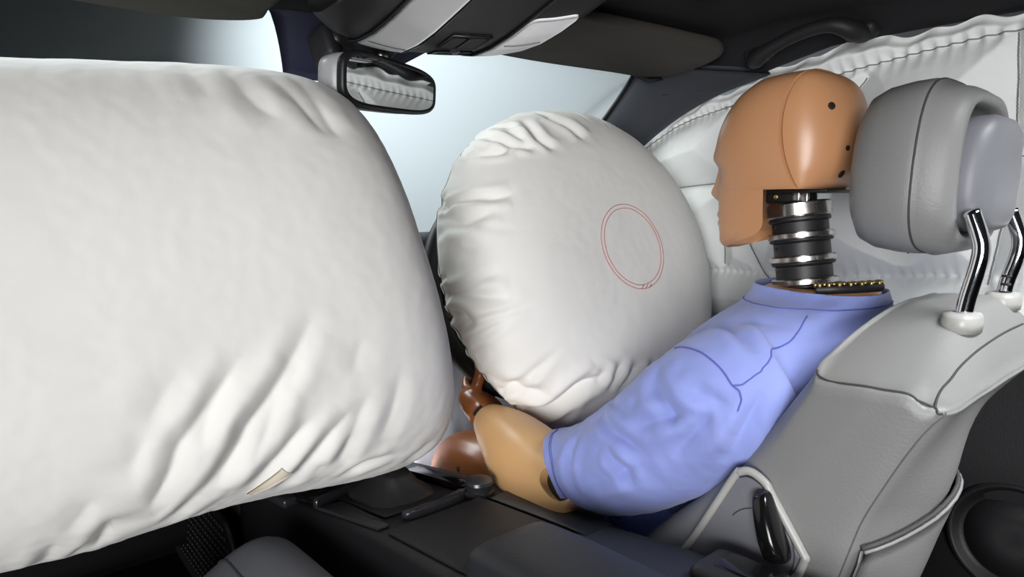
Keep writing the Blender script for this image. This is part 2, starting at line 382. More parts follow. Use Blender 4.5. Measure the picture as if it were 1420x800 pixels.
kb = obj('rotary_knob', lathe([(.0205, 0), (.0215, .002), (.0215, .006), (.0185, .007), (.0185, .014), (.0195, .016), (.0185, .020), (.012, .0215), (0, .021)], 40, deck(.062, .262, .001)), 'satin', t, label='grey rotary knob behind the gear boot', sharp=40)
slab(poly4((-.094, .245), (-.094, .085), (.05, .085), (.05, .245)), .005, 'black_soft', 'storage_lid', k=0)
slab(poly4((.056, .235), (.056, .06), (.10, .06), (.10, .235)), .004, 'black', 'side_tray', k=0)
def armpad(x0, x1, ys, zs, th, name):
    R = []; n = len(ys)
    for i, (y, z) in enumerate(zip(ys, zs)):
        e = min(i, n - 1 - i); s = (.80, .93, .99, 1)[min(e, 3)]
        x, h = sprng((x1 - x0) / 2 * (1 - (1 - s) * .35), th / 2 * s, 4.5, 40)
        R.append(np.stack([(x0 + x1) / 2 + x, np.full(40, y), z - th / 2 + h], 1))
    return obj(name, loft(R), 'arm', t)
ya = np.array([.078, .074, .066, .052, 0, -.08, -.16, -.24, -.30, -.31, -.315])
armpad(-.108, -.001, ya, [.628, .630, .632, .634, .637, .638, .638, .638, .637, .635, .633], .046, 'armrest_lid')
yb = np.array([.236, .232, .224, .21, .12, .03, -.06, -.16, -.24, -.30, -.31, -.315])
armpad(.006, .104, yb, [.568, .571, .573, .576, .582, .597, .607, .613, .613, .612, .611, .610], .034, 'armrest_lid')
rc = obj('console_rear', rbox((.062, -.16, .604), (.06, .15, .05), .012, 3), 'black_soft', t)
obj('vent_opening', rbox((.066, -.135, .628), (.034, .06, .006), .002, 2), 'black_gloss', rc)
lamp = area('footwell_fill', (.125, .57, .50), (.24, .66, .58), .05, .05, .22, (1, .98, .95))  # added fill light hidden beside the console, brightens the knee airbag
# speaker-like grille low on the dashboard side, dark
t = thing('footwell_grille', 'dark mesh grille in the footwell below the big airbag', 'grille', (-.12, .78, .30))
GO = A(-.128, .78, .36); gx = unit((-.05, -1, .02)); gz = A(0, .12, .99)
gp = [GO + gx * a + gz * b for a, b in spl([(-.36, -.09), (-.30, .06), (-.1, .085), (.08, .078), (.135, .04), (.125, -.03), (.09, -.09), (-.15, -.12)], 60, True)]
obj('frame', tube(gp, .005, 8, True), 'black', t)
obj('backing', plate(gp, (-1, 0, 0), .004), 'rubber', t)
V = []
for i in range(11):
    b = -.085 + i * .0155
    for j in range(29):
        a = -.32 + j * .0155 + (i % 2) * .007
        if ((a + .1) / .235) ** 4 + (b / .09) ** 4 < .9: V.append(rbox(GO + gx * a + gz * b + A(-.006, 0, 0), (.006, .0105, .006), .002, 1, Euler((math.radians(25), 0, 0))))
obj('mesh', join(*V), 'black', t, kind='stuff')
# silver tip of the dashboard trim and a white scrap of fabric beside it
obj('dashboard_trim_tip', rbox((-.118, .487, .548), (.028, .05, .014), .004, 2, Euler((0, 0, .15))), 'satin', label='small grey trim end under the lower edge of the big airbag', cat='trim')

# ------------------------------------------------------------------ passenger airbag
def sp(a, p): return np.sign(a) * np.abs(a) ** p
def arc(f, n, a, b):
    v = np.linspace(a, b, 6001); P = np.stack(f(v), 1); s = np.concatenate([[0], np.cumsum(np.linalg.norm(np.diff(P, axis=0), axis=1))])
    return np.interp(np.linspace(0, s[-1], n), s, v)
def passenger_surface(nu, nv):
    cx, cy, cz, hx, ry, rz, tilt, nx, n, shx, shy, rot, shz, tap, taz = PASS
    u = arc(lambda a: (ry * sp(np.cos(a), n), rz * sp(np.sin(a), n)), nu + 1, 0, 2 * np.pi)[:-1]
    v = arc(lambda a: (hx * sp(np.sin(a), nx), .27 * sp(np.cos(a), nx)), nv, -np.pi / 2, np.pi / 2); U, W = np.meshgrid(u, v)
    x = hx * sp(np.sin(W), nx); k = sp(np.cos(W), nx); a = ry * sp(np.cos(U), n) * k; b = rz * sp(np.sin(U), n) * k
    y = a * np.cos(tilt) - b * np.sin(tilt); z = a * np.sin(tilt) + b * np.cos(tilt)
    y = y * (1 + tap * z / .3); x = x * (1 + taz * z / .3) + shx * z; y = y + shy * x; z = z + shz * x
    return np.stack([cx + x * np.cos(rot) - y * np.sin(rot), cy + x * np.sin(rot) + y * np.cos(rot), cz + z], -1)
PASS = (-0.344, 0.524, 0.847, 0.403, 0.223, 0.283, -0.123, 0.3, 0.832, -0.211, 0.004, -0.249, 0.052, -0.021, -0.015)
PCR = [(0.009, 0.009, [(-0.248, 0.266, 0.813), (-0.282, 0.276, 0.76), (-0.306, 0.288, 0.724), (-0.315, 0.302, 0.689), (-0.33, 0.332, 0.644)]), (0.005, 0.008, [(-0.26, 0.268, 0.794), (-0.279, 0.277, 0.751), (-0.286, 0.285, 0.72)]), (0.003, 0.012, [(-0.302, 0.279, 0.808), (-0.323, 0.285, 0.774), (-0.333, 0.289, 0.754)]), (0.003, 0.012, [(-0.333, 0.291, 0.741), (-0.353, 0.307, 0.699)]), (0.012, 0.009, [(-0.179, 0.25, 0.841), (-0.217, 0.259, 0.771), (-0.241, 0.27, 0.737), (-0.254, 0.282, 0.706), (-0.268, 0.305, 0.662)]), (0.007, 0.009, [(-0.211, 0.258, 0.769), (-0.227, 0.271, 0.718), (-0.236, 0.283, 0.692)]), (0.009, 0.008, [(-0.18, 0.257, 0.731), (-0.206, 0.275, 0.695), (-0.232, 0.309, 0.646)]), (0.011, 0.008, [(-0.137, 0.247, 0.736), (-0.161, 0.263, 0.699), (-0.184, 0.293, 0.654), (-0.195, 0.317, 0.63)]), (0.007, 0.009, [(-0.118, 0.24, 0.75), (-0.134, 0.262, 0.689), (-0.136, 0.277, 0.663)]), (0.008, 0.007, [(-0.068, 0.27, 0.659), (-0.106, 0.283, 0.649), (-0.121, 0.301, 0.632)]), (0.007, 0.008, [(-0.344, 0.318, 0.669), (-0.363, 0.347, 0.633), (-0.37, 0.391, 0.598)]), (0.006, 0.008, [(-0.409, 0.361, 0.628), (-0.415, 0.422, 0.585)]), (0.004, 0.012, [(-0.205, 0.406, 1.124), (-0.194, 0.34, 1.082), (-0.176, 0.319, 1.062)]), (0.004, 0.012, [(-0.242, 0.424, 1.126), (-0.236, 0.353, 1.083)]), (0.005, 0.01, [(-0.158, 0.383, 1.119), (-0.142, 0.326, 1.077), (-0.129, 0.301, 1.048)]), (0.005, 0.01, [(-0.129, 0.39, 1.124), (-0.12, 0.317, 1.07), (-0.113, 0.297, 1.044)]), (0.003, 0.012, [(-0.378, 0.319, 0.682), (-0.4, 0.348, 0.641)]), (0.005, 0.01, [(-0.034, 0.298, 0.63), (-0.008, 0.27, 0.663)]), (0.006, 0.007, [(-0.284, 0.313, 0.657), (-0.309, 0.363, 0.609)]), (0.005, 0.008, [(-0.154, 0.272, 0.678), (-0.164, 0.296, 0.645)]), (0.004, 0.008, [(-0.384, 0.368, 0.616), (-0.389, 0.415, 0.586)]), (0.006, 0.008, [(-0.239, 0.272, 0.728), (-0.258, 0.286, 0.697), (-0.288, 0.32, 0.647)]), (0.004, 0.01, [(-0.189, 0.251, 0.802), (-0.204, 0.256, 0.772)]), (0.004, 0.01, [(-0.079, 0.232, 0.772), (-0.085, 0.24, 0.726), (-0.092, 0.255, 0.69)]), (0.003, 0.012, [(-0.126, 0.238, 0.818), (-0.135, 0.24, 0.779)])]
G = passenger_surface(620, 480); V, F = grid(G, False, True); V = V.copy()
V[:, 2] += .014 * np.exp(-((V[:, 0] + .22) / .13) ** 2) * sm(.70, .60, V[:, 2])
N = norms(V, F)
if ((V - V.mean(0)) * N).sum() < 0: N = -N
V0 = V.copy()
lower = sm(.80, .58, V[:, 2]); upper = sm(.98, 1.10, V[:, 2])
d = .004 * pn(V0, 4, 1) + .0008 * pn(V0, 13, 2)
# folds run up and to the right over the lower right front, the way the cloth is gathered underneath
q = V0 @ np.stack([unit((1, .1, -.42)), A(0, 1, 0), unit((.42, 0, 1))], 1) * A(1, .35, .16)
gath = lower * sm(-.45, -.2, V[:, 0] + (.75 - V[:, 2]) * .6)
d += (.0018 * gath + .0006 * upper + .0002) * (.62 - ridge(q * A(1, .8, .7), 21, 5)) + .0014 * gath * (.6 - ridge(q * A(1, .6, .6), 44, 6))
d += .0006 * pn(V0 * A(1, .6, .6), 30, 8) + .0012 * gath * sm(.70, .60, V[:, 2]) * (ridge(V0, 48, 12) - .6) + .0005 * pn(V0, 70, 9)
d += crease(V0, PCR, .8)
V = V0 + N * d[:, None]
pb = obj('passenger_airbag', (V, F), 'bag', label='huge inflated white passenger airbag filling the left half', cat='airbag')
bb = bvh((V, F))
st = [(-.196, .284, .674), (-.212, .297, .656), (-.226, .318, .634)]
sw = []
for i, p in enumerate(spl(st, 12)):
    sw.append(snap(bb, [p + A(.8, 0, -.6) * o for o in np.linspace(-.006, .006, 5)], .0012))
obj('tether_tape', sheet(sw, (0, .0015, 0)), 'tan_tape', pb, label='tan tape strip near the lower edge')

# ------------------------------------------------------------------ driver airbag
DC_, DR, DT1, DT2 = A(.406, .388, .853), .292, .13, .08
az, el = -.055, .347
dn = A(math.sin(az) * math.cos(el), -math.cos(az) * math.cos(el), math.sin(el)); de1 = A(math.cos(az), math.sin(az), 0); de2 = np.cross(dn, de1)
def driver_surface(nu, nv):
    v = arc(lambda a: (DR * np.cos(a) ** .502, np.where(a > 0, DT1, DT2) * sp(np.sin(a), 1.1)), nv, -np.pi / 2, np.pi / 2)
    u = np.linspace(0, 2 * np.pi, nu, endpoint=False); U, W = np.meshgrid(u, v); rr = DR * np.cos(W) ** .502
    t = np.where(W > 0, DT1, DT2) * sp(np.sin(W), 1.1)
    return DC_ + rr[..., None] * (np.cos(U)[..., None] * de1 + np.sin(U)[..., None] * de2) + t[..., None] * dn, U.ravel(), W.ravel()
DCR = [(0.012, 0.006, [(0.236, 0.479, 1.072), (0.23, 0.398, 1.062), (0.26, 0.363, 1.055)]), (0.009, 0.006, [(0.193, 0.422, 1.039), (0.212, 0.394, 1.046), (0.232, 0.38, 1.053)]), (0.008, 0.007, [(0.147, 0.396, 0.971), (0.169, 0.362, 0.976), (0.193, 0.342, 0.981)]), (0.009, 0.008, [(0.141, 0.446, 0.962), (0.133, 0.395, 0.939), (0.146, 0.368, 0.946), (0.171, 0.348, 0.962)]), (0.01, 0.008, [(0.116, 0.388, 0.822), (0.124, 0.351, 0.833), (0.155, 0.305, 0.832)]), (0.009, 0.009, [(0.126, 0.41, 0.804), (0.122, 0.361, 0.8), (0.134, 0.39, 0.762)]), (0.009, 0.007, [(0.29, 0.423, 1.104), (0.279, 0.374, 1.074), (0.294, 0.349, 1.055)]), (0.009, 0.008, [(0.33, 0.409, 1.113), (0.353, 0.373, 1.097), (0.364, 0.35, 1.076)]), (0.008, 0.009, [(0.162, 0.338, 0.701), (0.187, 0.301, 0.69), (0.216, 0.274, 0.684)]), (0.018, 0.009, [(0.208, 0.315, 0.652), (0.225, 0.283, 0.659), (0.246, 0.251, 0.689), (0.278, 0.234, 0.708)]), (0.01, 0.007, [(0.299, 0.232, 0.68), (0.318, 0.224, 0.721)]), (0.01, 0.007, [(0.314, 0.228, 0.675), (0.349, 0.218, 0.714)]), (0.007, 0.006, [(0.276, 0.237, 0.693), (0.288, 0.231, 0.714)]), (0.008, 0.007, [(0.375, 0.216, 0.684), (0.389, 0.215, 0.717)]), (0.007, 0.008, [(0.137, 0.339, 0.76), (0.151, 0.382, 0.726)]), (0.006, 0.008, [(0.208, 0.475, 1.048), (0.183, 0.422, 1.029)]), (0.008, 0.008, [(0.255, 0.426, 1.088), (0.255, 0.374, 1.062)]), (0.006, 0.01, [(0.126, 0.378, 0.906), (0.137, 0.35, 0.902)])]
G, U, W = driver_surface(460, 300); V, F = grid(G, False, True); V = V.copy(); N = norms(V, F)
if ((V - DC_) * N).sum() < 0: N = -N
V0 = V.copy(); rho = np.cos(W) ** .502
d = .0025 * pn(V0, 5, 3) + .0008 * pn(V0, 16, 4) + .0006 * pn(V0, 34, 5) * rho
r2 = np.random.default_rng(11)
for i in range(46):
    th = r2.uniform(0, 2 * np.pi); wd = r2.uniform(.004, .009); r0 = r2.uniform(.70, .93); am = r2.uniform(.002, .0075); tw = r2.uniform(-.35, .35)
    side = r2.choice([-1, 1]); a = (np.angle(np.exp(1j * (U - th - tw * (1 - rho)))) * DR)
    env = sm(r0, 1.0, rho) * np.where(W * side > -.05, 1, 0)
    d += am * env * (-np.exp(-(a / wd) ** 2) + .55 * np.exp(-((a - 2 * wd) / (1.1 * wd)) ** 2) + .3 * np.exp(-((a + 2 * wd) / wd) ** 2))
d += .003 * sm(.8, 1, rho) * ridge(np.stack([np.cos(U), np.sin(U), W * .3], 1), 4.5, 2) + .0004 * pn(V0, 60, 8)
d += crease(V0, DCR, 1.0)
V = V0 + N * d[:, None]
db = obj('driver_airbag', (V, F), 'bag', label='round inflated white driver airbag with thin red stitched rings', cat='airbag')
bd = bvh((V, F))
RC = DC_ + dn * .12 + de1 * -.004 + de2 * .002
for r in (.072, .0655):
    ring = [RC + r * (math.cos(a) * de1 + math.sin(a) * de2) for a in np.linspace(0, 2 * np.pi, 90, endpoint=False)]
    obj('stitch_ring', tube(snap(bd, ring, .0002), .00055, 6, True), 'red', db, label='thin red stitched circle')
lo = RC - .069 * unit(de2 * .98 + de1 * -.1)
obj('stitch_knot', join(*[tube(snap(bd, [lo + de1 * a - de2 * .003, lo + de1 * (a + .007) + de2 * .002], .0004), .0007, 5) for a in (-.013, -.003, .006)]), 'red', db)
rim = [DC_ + (DR + .003) * (math.cos(a) * de1 + math.sin(a) * de2) - dn * .012 for a in np.linspace(0, 2 * np.pi, 240, endpoint=False)]
obj('rim_seam', tube(snap(bd, rim, .0002), .0008, 6, True), 'bag_seam', db)

# ------------------------------------------------------------------ steering wheel, behind the driver airbag
WC = A(.35, .50, .805); wn_ = unit((0, -.94, .34)); we2 = unit(np.cross(wn_, A(1, 0, 0)))
if we2[2] < 0: we2 = -we2
t = thing('steering_wheel', 'black steering wheel almost hidden behind the round driver airbag', 'wheel', tuple(WC + A(0, .1, -.05)))
def rimp(a, r=.19): return WC + r * (math.cos(a) * A(1, 0, 0) + math.sin(a) * we2)
obj('rim', tube([rimp(a) for a in np.linspace(0, 2 * np.pi, 96, endpoint=False)], .0155, 14, True), 'black_soft', t)
obj('hub', lathe([(0, .02), (.05, .018), (.062, .0), (.06, -.03), (.04, -.06), (0, -.062)], 40, WC + wn_ * .012 - wn_ * .03, wn_), 'black', t)
for a in (math.radians(-8), math.radians(188), math.radians(270)):
    obj('spoke', tube([WC - wn_ * .03 + .04 * (math.cos(a) * A(1, 0, 0) + math.sin(a) * we2), WC - wn_ * .012 + .11 * (math.cos(a) * A(1, 0, 0) + math.sin(a) * we2), rimp(a, .186)], [.02, .015, .013], 12), 'satin', t)
obj('column', tube([WC - wn_ * .09, WC - wn_ * .3], .04, 24), 'black', t)

# ------------------------------------------------------------------ knee airbag under the column
P = []
for i, a in enumerate(np.linspace(0, 2 * np.pi, 90, endpoint=False)):
    r = []
    for x in np.linspace(.13, .56, 90):
        e = max(.02, 1 - abs((x - .345) / .216) ** 6) ** .5
        r.append((x, .655 + .045 * e * math.cos(a), .535 + .125 * e * math.sin(a) - .0 + .15 * e * math.cos(a) * .0))
    P.append(r)
V, F = grid(np.array(P), True, False); N = norms(V, F); c = A(.345, .655, .535)
if ((V - c) * N).sum() < 0: N = -N
V = V + N * (.008 * (ridge(V * A(1, 1, .5), 16, 3) - .5) + .008 * pn(V, 9, 4))[:, None]
obj('knee_airbag', (V, F), 'knee', label='limp pale blue-white cloth knee airbag hanging below the steering wheel', cat='airbag')

# ------------------------------------------------------------------ curtain airbag along the driver's side
def ctop(y): return rail(y) - .004 + .004 * np.sin(y * 41) + .003 * np.sin(y * 97 + 1)
nz, ny = 170, 420
yy = np.concatenate([np.linspace(.56, -.45, 330), np.linspace(-.455, -1.3, 90)]); tt = np.linspace(0, 1, nz); Yg, Tg = np.meshgrid(yy, tt)
top = np.where(Yg > .40, np.interp(Yg, [.40, .48, .56], [float(ctop(.40)), 1.095, 1.0]), ctop(Yg)); bot = .735 + .10 * sm(.44, .56, Yg)
Zg = top + (bot - top) * Tg
cseams = [[(.50, 1.075), (.40, 1.125), (.30, 1.150), (.22, 1.165), (.10, 1.178), (-.04, 1.196), (-.20, 1.208), (-.45, 1.20), (-1.2, 1.19)],
          [(.285, 1.155), (.272, 1.05), (.275, .985), (.29, .93), (.285, .85)],
          [(.272, 1.01), (.40, 1.0), (.55, .985)],
          [(.272, 1.005), (.20, 1.012), (.10, 1.015)],
          [(.25, .98), (.235, .90), (.19, .835), (.15, .82)],
          [(.03, 1.17), (.06, 1.12), (.045, 1.05), (.0, .98), (-.02, .93), (-.05, .89)],
          [(-.17, 1.205), (-.175, 1.12), (-.18, 1.03), (-.17, .93), (-.16, .85)],
          [(-.18, 1.035), (-.26, 1.03), (-.36, 1.03)],
          [(.50, .85), (.35, .835), (.20, .84), (.0, .85), (-.16, .86), (-.4, .85), (-.9, .85)],
          [(-.42, 1.19), (-.43, 1.05), (-.42, .86)], [(-.7, 1.19), (-.7, .86)], [(-.02, .955), (-.08, .96), (-.13, .955)]]
YZ = np.stack([Yg.ravel(), Zg.ravel()], 1); dist = np.full(len(YZ), 1.)
for s in cseams:
    q = spl(np.c_[s, np.zeros(len(s))], 60)[:, :2]; dist = np.minimum(dist, np.sqrt(((YZ[:, None] - q[None]) ** 2).sum(2)).min(1))
edge = np.minimum(np.minimum(Tg, 1 - Tg).ravel() * .45, np.minimum(.56 - YZ[:, 0], 1.)); 
pd = np.minimum(dist, np.clip(edge, 0, 1))
puff = .062 * (1 - np.exp(-pd / .032)) * sm(0, .02, np.clip(edge, 0, 1)) * (.75 + .25 * sm(.0, .1, pd))
P3 = np.c_[np.zeros(len(YZ)), YZ]
near = np.exp(-pd / .035)
wr_ = .0045 * (ridge(P3, 12, 3) - .6) * (.3 + near) + .0045 * pn(P3, 9, 5) + .0006 * (ridge(P3 * A(1, 1.0, 1.3), 30, 6) - .6) * near + .001 * pn(P3, 60, 4)
ruff = np.exp(-Tg.ravel() / .05) * (.010 * pn(P3, 22, 9) + .006 * pn(P3, 50, 2))
xb = .700 - .012 * sm(.3, -.2, YZ[:, 0]) + .014 * sm(.12, .3, YZ[:, 0]); puff = puff * (1 - .25 * sm(.14, .3, YZ[:, 0]))
xs_ = xb - puff - wr_ * sm(0, .03, np.clip(edge, 0, 1) + .006) - ruff
Vc = np.stack([xs_, YZ[:, 0], YZ[:, 1]], 1).reshape(nz, ny, 3)
Bk = Vc.copy(); Bk[..., 0] = np.maximum((xb + .004).reshape(nz, ny), Vc[..., 0] + .003)
Vf, Ff = grid(Vc); Vb, Fb = grid(Bk); k = len(Vf)
ed = [(i, 0) for i in range(nz)] + [(nz - 1, j) for j in range(1, ny)] + [(i, ny - 1) for i in range(nz - 2, -1, -1)] + [(0, j) for j in range(ny - 2, 0, -1)]; ed = [i * ny + j for i, j in ed]
ca = obj('curtain_airbag', (np.vstack([Vf, Vb]), Ff + [tuple(i + k for i in reversed(f)) for f in Fb] + [(ed[i], ed[i - 1], ed[i - 1] + k, ed[i] + k) for i in range(len(ed))]), 'curtain', label='white quilted curtain airbag along the driver side window', cat='airbag')
bc = bvh((Vf, Ff))
def onc(y, z, off=.0006):
    h, n, _, _ = bc.ray_cast(Vector((.3, y, z)), Vector((1, 0, 0))); return (np.array(h) if h else A(.66, y, z)) - A(off, 0, 0)
for i, s in enumerate(cseams[:8]):
    q = spl(np.c_[s, np.zeros(len(s))], 320)[:, :2]
    obj('seam', tube([onc(a, b, .0024) for a, b in q if a < .53], .0011, 5), 'bag_seam', ca)
# faint printed marks along its upper edge, too worn to read
def mark(y, z, w_, h_): return sheet([[onc(y + a, z + b, .0008) for a in (0, -w_)] for b in (0, h_)], (-.0003, 0, 0))
L = []
for i in range(3): L.append(mark(.262 - i * .011, 1.160 + i * .0022, .007, .010))
L.append(mark(.300, 1.148, .006, .006)); L.append(mark(.335, 1.140, .012, .003))
obj('printed_mark', join(*L), 'print', ca, label='faint grey printed marks', kind='stuff')

# ------------------------------------------------------------------ crash test dummy
DX = .345
dm = thing('crash_test_dummy', 'tan crash test dummy in a blue T-shirt sitting in the driver seat', 'dummy', (DX, 0, .42))
# head: horizontal rings, front and rear extents from the dummy's profile; the rear part is a separate cap
YC = -.046
hz = [(1.127, -0.004, -0.041, 0.012), (1.1255, 0.01, -0.053, 0.03), (1.122, 0.024, -0.065, 0.044), (1.115, 0.033, -0.077, 0.058), (1.104, 0.048, -0.087, 0.067), (1.088, 0.061, -0.0945, 0.0735), (1.068, 0.072, -0.1, 0.077), (1.048, 0.078, -0.103, 0.078), (1.028, 0.08, -0.102, 0.077), (1.01, 0.0785, -0.097, 0.075), (0.996, 0.077, -0.088, 0.072), (0.989, 0.076, -0.08, 0.07), (0.9855, 0.0755, -0.071, 0.068)]
def yc(z): return -.040 - 3.4 * (z - 1.06) ** 2
def half(zv, front, k=44):
    z, f, b, w_ = zv; a = np.linspace(-np.pi / 2, np.pi / 2, k); a = np.concatenate([[a[0], a[0] + .015], a[1:-1], [a[-1] - .015, a[-1]]]); n = 2 / 2.15
    c_ = yc(z); e = (f - c_) if front else (b - c_)
    x = w_ * sp(np.sin(a), n); y = c_ + e * sp(np.cos(a), n); return np.stack([DX + x, y, np.full(k + 2, z)], 1)
def zi(n):
    h = np.array(hz); s = np.linspace(0, len(h) - 1, n); return spl(h, n)
def face(V):
    """nose, brow, eye sockets and lips on the front of the face"""
    x = V[:, 0] - DX; z = V[:, 2]; f = sm(.035, .068, V[:, 1]); g = lambda cx, cz, sx, sz: np.exp(-((x - cx) / sx) ** 2 - ((z - cz) / sz) ** 2)
    dy = .016 * g(0, .982, .011, .011) + .010 * g(0, 1.0, .008, .016) + .006 * g(0, .953, .020, .005) + .005 * g(0, .943, .018, .005) - .004 * g(0, .948, .02, .003) + .005 * g(0, 1.028, .045, .010)
    dy -= .012 * (g(.032, 1.008, .016, .011) + g(-.032, 1.008, .016, .011)); dy += .004 * (g(.032, 1.008, .009, .007) + g(-.032, 1.008, .009, .007)) + .004 * g(0, .918, .018, .008)
    W_ = V.copy(); W_[:, 1] += dy * f; return W_
R = [half(q, True) for q in zi(60)]
jaw = []
for z, f, b, w_ in ((.9855, .0755, -.016, .068), (.97, .0752, -.016, .0674), (.955, .0748, -.016, .0665), (.942, .0742, -.015, .065), (.932, .0735, -.006, .063), (.924, .0725, .014, .060), (.918, .0715, .036, .054), (.9125, .069, .052, .044), (.910, .066, .057, .030)):
    c_ = yc(.9855); n = 2 / 2.15; am = math.acos(min(1, max(0, (b - c_) / (f - c_))) ** (1 / n)); a = np.linspace(-am, am, 46)
    jaw.append(np.stack([DX + w_ * sp(np.sin(a), n), c_ + (f - c_) * sp(np.cos(a), n), np.full(46, z)], 1))
jaw = list(spl(np.array(jaw).reshape(len(jaw), -1), 44).reshape(44, 46, 3))
# close each half ring with a flat back so that the shells have thickness
def closed(r, inset=.0): m = len(r); b = np.linspace(0, 1, 18)[1:-1]; return np.vstack([r, r[-1] + (r[0] - r[-1]) * b[:, None] + A(0, inset, 0) * (np.sin(np.pi * b) ** .35)[:, None]])
def lip(r, k, amt=.004):
    r = r.copy(); c = A(DX, yc(r[0][2]), r[0][2]); g = np.zeros(len(r)); g[0] = g[-1] = 1; return r + (c - r) * (g * amt / .07)[:, None]
hd_r = [closed(lip(r, 0)) for r in R]; jw = [closed(r, min(.055, max(0., .050 - r[0][1]))) for r in jaw]
VF = loft(hd_r + jw); VF = (face(VF[0]), VF[1])
hd = obj('head', VF, 'skin', dm, sharp=40)
R2 = []
for q in zi(60):
    r = half(q, False); r = r + A(0, -.0016, 0); R2.append(closed(lip(r, 0)))
sc_ = obj('skull_cap', loft(R2), 'skin', hd, sharp=40)
bh = bvh(loft(R2))
for y, z, r in ((-.092, 1.076, .0042), (-.112, 1.029, .003), (-.107, 1.001, .0044)):
    l, n, _, _ = bh.ray_cast(Vector((-.5, -.43, .97)), (Vector((.28, y, z)) - Vector((-.5, -.43, .97))).normalized())
    if l is None: l, n, _, _ = bh.find_nearest(Vector((.28, y, z)))
    n = np.array(n); n = n if n @ (np.array(l) - A(DX, YC, 1.04)) > 0 else -n
    obj('screw_hole', lathe([(r * 1.1, -.003), (r * 1.05, .0006), (r * .9, .0010), (0, .0009)], 24, np.array(l), n), 'hole', hd, label='dark countersunk screw hole')
# neck: a column of rubber and metal discs, leaning back a little at its foot
nk_t, nk_b = A(DX, -.027, .984), A(DX, -.046, .850); na = unit(nk_t - nk_b)
nk = obj('neck', lathe([(.022, 0), (.022, .03), (.022, .13)], 28, nk_b, na), 'rubber', dm)
def np_(z): return nk_b + na * (z - .850)
def disc(name, z0, z1, r, m, bev=.0012): obj(name, lathe([(.0, z0 - .850), (r - bev, z0 - .850), (r, z0 - .850 + bev), (r, z1 - .850 - bev), (r - bev, z1 - .850), (0, z1 - .850)], 56, nk_b, na), m, nk, sharp=35)
disc('metal_collar', .9525, .9705, .0385, 'steel', .002); disc('rubber_disc', .947, .9525, .0365, 'rubber')
for zc in (.9265, .8975, .869):
    disc('metal_disc', zc - .001, zc + .0072, .0392, 'steel', .0015); disc('rubber_disc', zc - .005, zc, .0378, 'rubber', .002)
for z0, z1 in ((.9327, .947), (.9037, .9215), (.8752, .8925)):
    disc('rubber_core', z0, z1, .0335, 'rubber')
    p = np_((z0 + z1) / 2); obj('rubber_hole', lathe([(.0, 0), (.0022, .0), (.0022, .0012), (0, .0012)], 14, p + unit((-.86, .1, 0)) * .0332 + A(0, .012, 0) * 1, unit((-.86, .35, 0))), 'hole', nk)
disc('rubber_base', .850, .864, .0395, 'rubber', .003)
blk = obj('nodding_block', rbox(np_(.977) + A(-.004, .006, 0), (.05, .045, .014), .003, 2), 'black', nk)
obj('pivot_pin', lathe([(.0, 0), (.003, 0), (.003, .004), (.0015, .0045), (0, .003)], 18, np_(.978) + A(-.030, .012, 0), (-1, 0, 0)), 'brass', nk)
for y, z in ((-.012, .979), (-.022, .977)): obj('pivot_bracket', rbox(np_(z) + A(-.028, y, 0), (.006, .010, .013), .0015, 2), 'steel', nk)
obj('base_plate', rbox(A(DX - .004, -.045, .9835), (.075, .075, .004), .0015, 2), 'black', nk)
# torso, hips, legs and upper arms: one continuous body
el_l, wr_l = A(.135, .195, .594), A(.178, .390, .620)
sh_l, sh_r = A(.175, -.045, .79), A(.515, -.045, .79)
def limb(P, r, n=20): return tube(spl(P, 24), np.interp(np.linspace(0, 1, 24), np.linspace(0, 1, len(r)), r), n)
tors = []
for z, cy, hx, hy in ((.40, .045, .11, .075), (.46, .05, .11, .08), (.55, .04, .095, .07), (.65, .02, .115, .08), (.74, -.015, .145, .08), (.79, -.035, .14, .07), (.82, -.05, .11, .06), (.84, -.058, .07, .055), (.852, -.06, .05, .05)):
    x, y = sprng(hx, hy, 2.4, 48); tors.append(np.stack([DX + x, cy + y, np.full(48, z)], 1))
kn_l, an_l = A(.235, .465, .495), A(.225, .80, .24)
kn_r, an_r = A(.465, .465, .495), A(.47, .80, .24)
parts = [loft(tors)]
for h, kn, an in ((A(.275, .04, .46), kn_l, an_l), (A(.415, .04, .46), kn_r, an_r)):
    parts += [limb([h, h + (kn - h) * .5 + A(0, 0, .01), kn], [.070, .074, .060]), limb([kn, kn + (an - kn) * .35 + A(0, -.015, -.01), an], [.060, .056, .036]), limb([an, an + A(0, .05, -.055), an + A(0, .15, -.075)], [.036, .036, .026])]
parts += [limb([sh_l + A(.02, 0, -.03), A(.155, .065, .665), el_l + A(.005, -.03, .015)], [.05, .042, .036]), limb([sh_r - A(.02, 0, .03), A(.54, .065, .665), A(.555, .19, .60)], [.05, .042, .040]), limb([A(.555, .19, .60), A(.545, .30, .61), A(.522, .390, .620)], [.045, .044, .022])]
obj('body', blob(parts, .0075, 8), 'skin_dark', dm)
# left knee cover seen over the console, with its cut-out
kv, kf = blob([limb([kn_l + A(-.002, -.10, -.014), kn_l + A(-.006, -.03, .012), kn_l + A(-.004, .045, .0), kn_l + A(0, .08, -.06)], [.066, .066, .062, .045])], .005, 6)
obj('knee_cover', (kv, kf), M['skin_dark'], dm)
bk = bvh((kv, kf))
for o in ((-.06, -.02, .03), (-.06, .03, .0)): 
    p = snap(bk, [kn_l + A(*o)], .0)[0]; obj('knee_bolt_hole', lathe([(0, -.001), (.004, -.001), (.0042, .0006), (.003, .001), (0, .0005)], 18, p, unit(p - kn_l)), 'hole', dm)
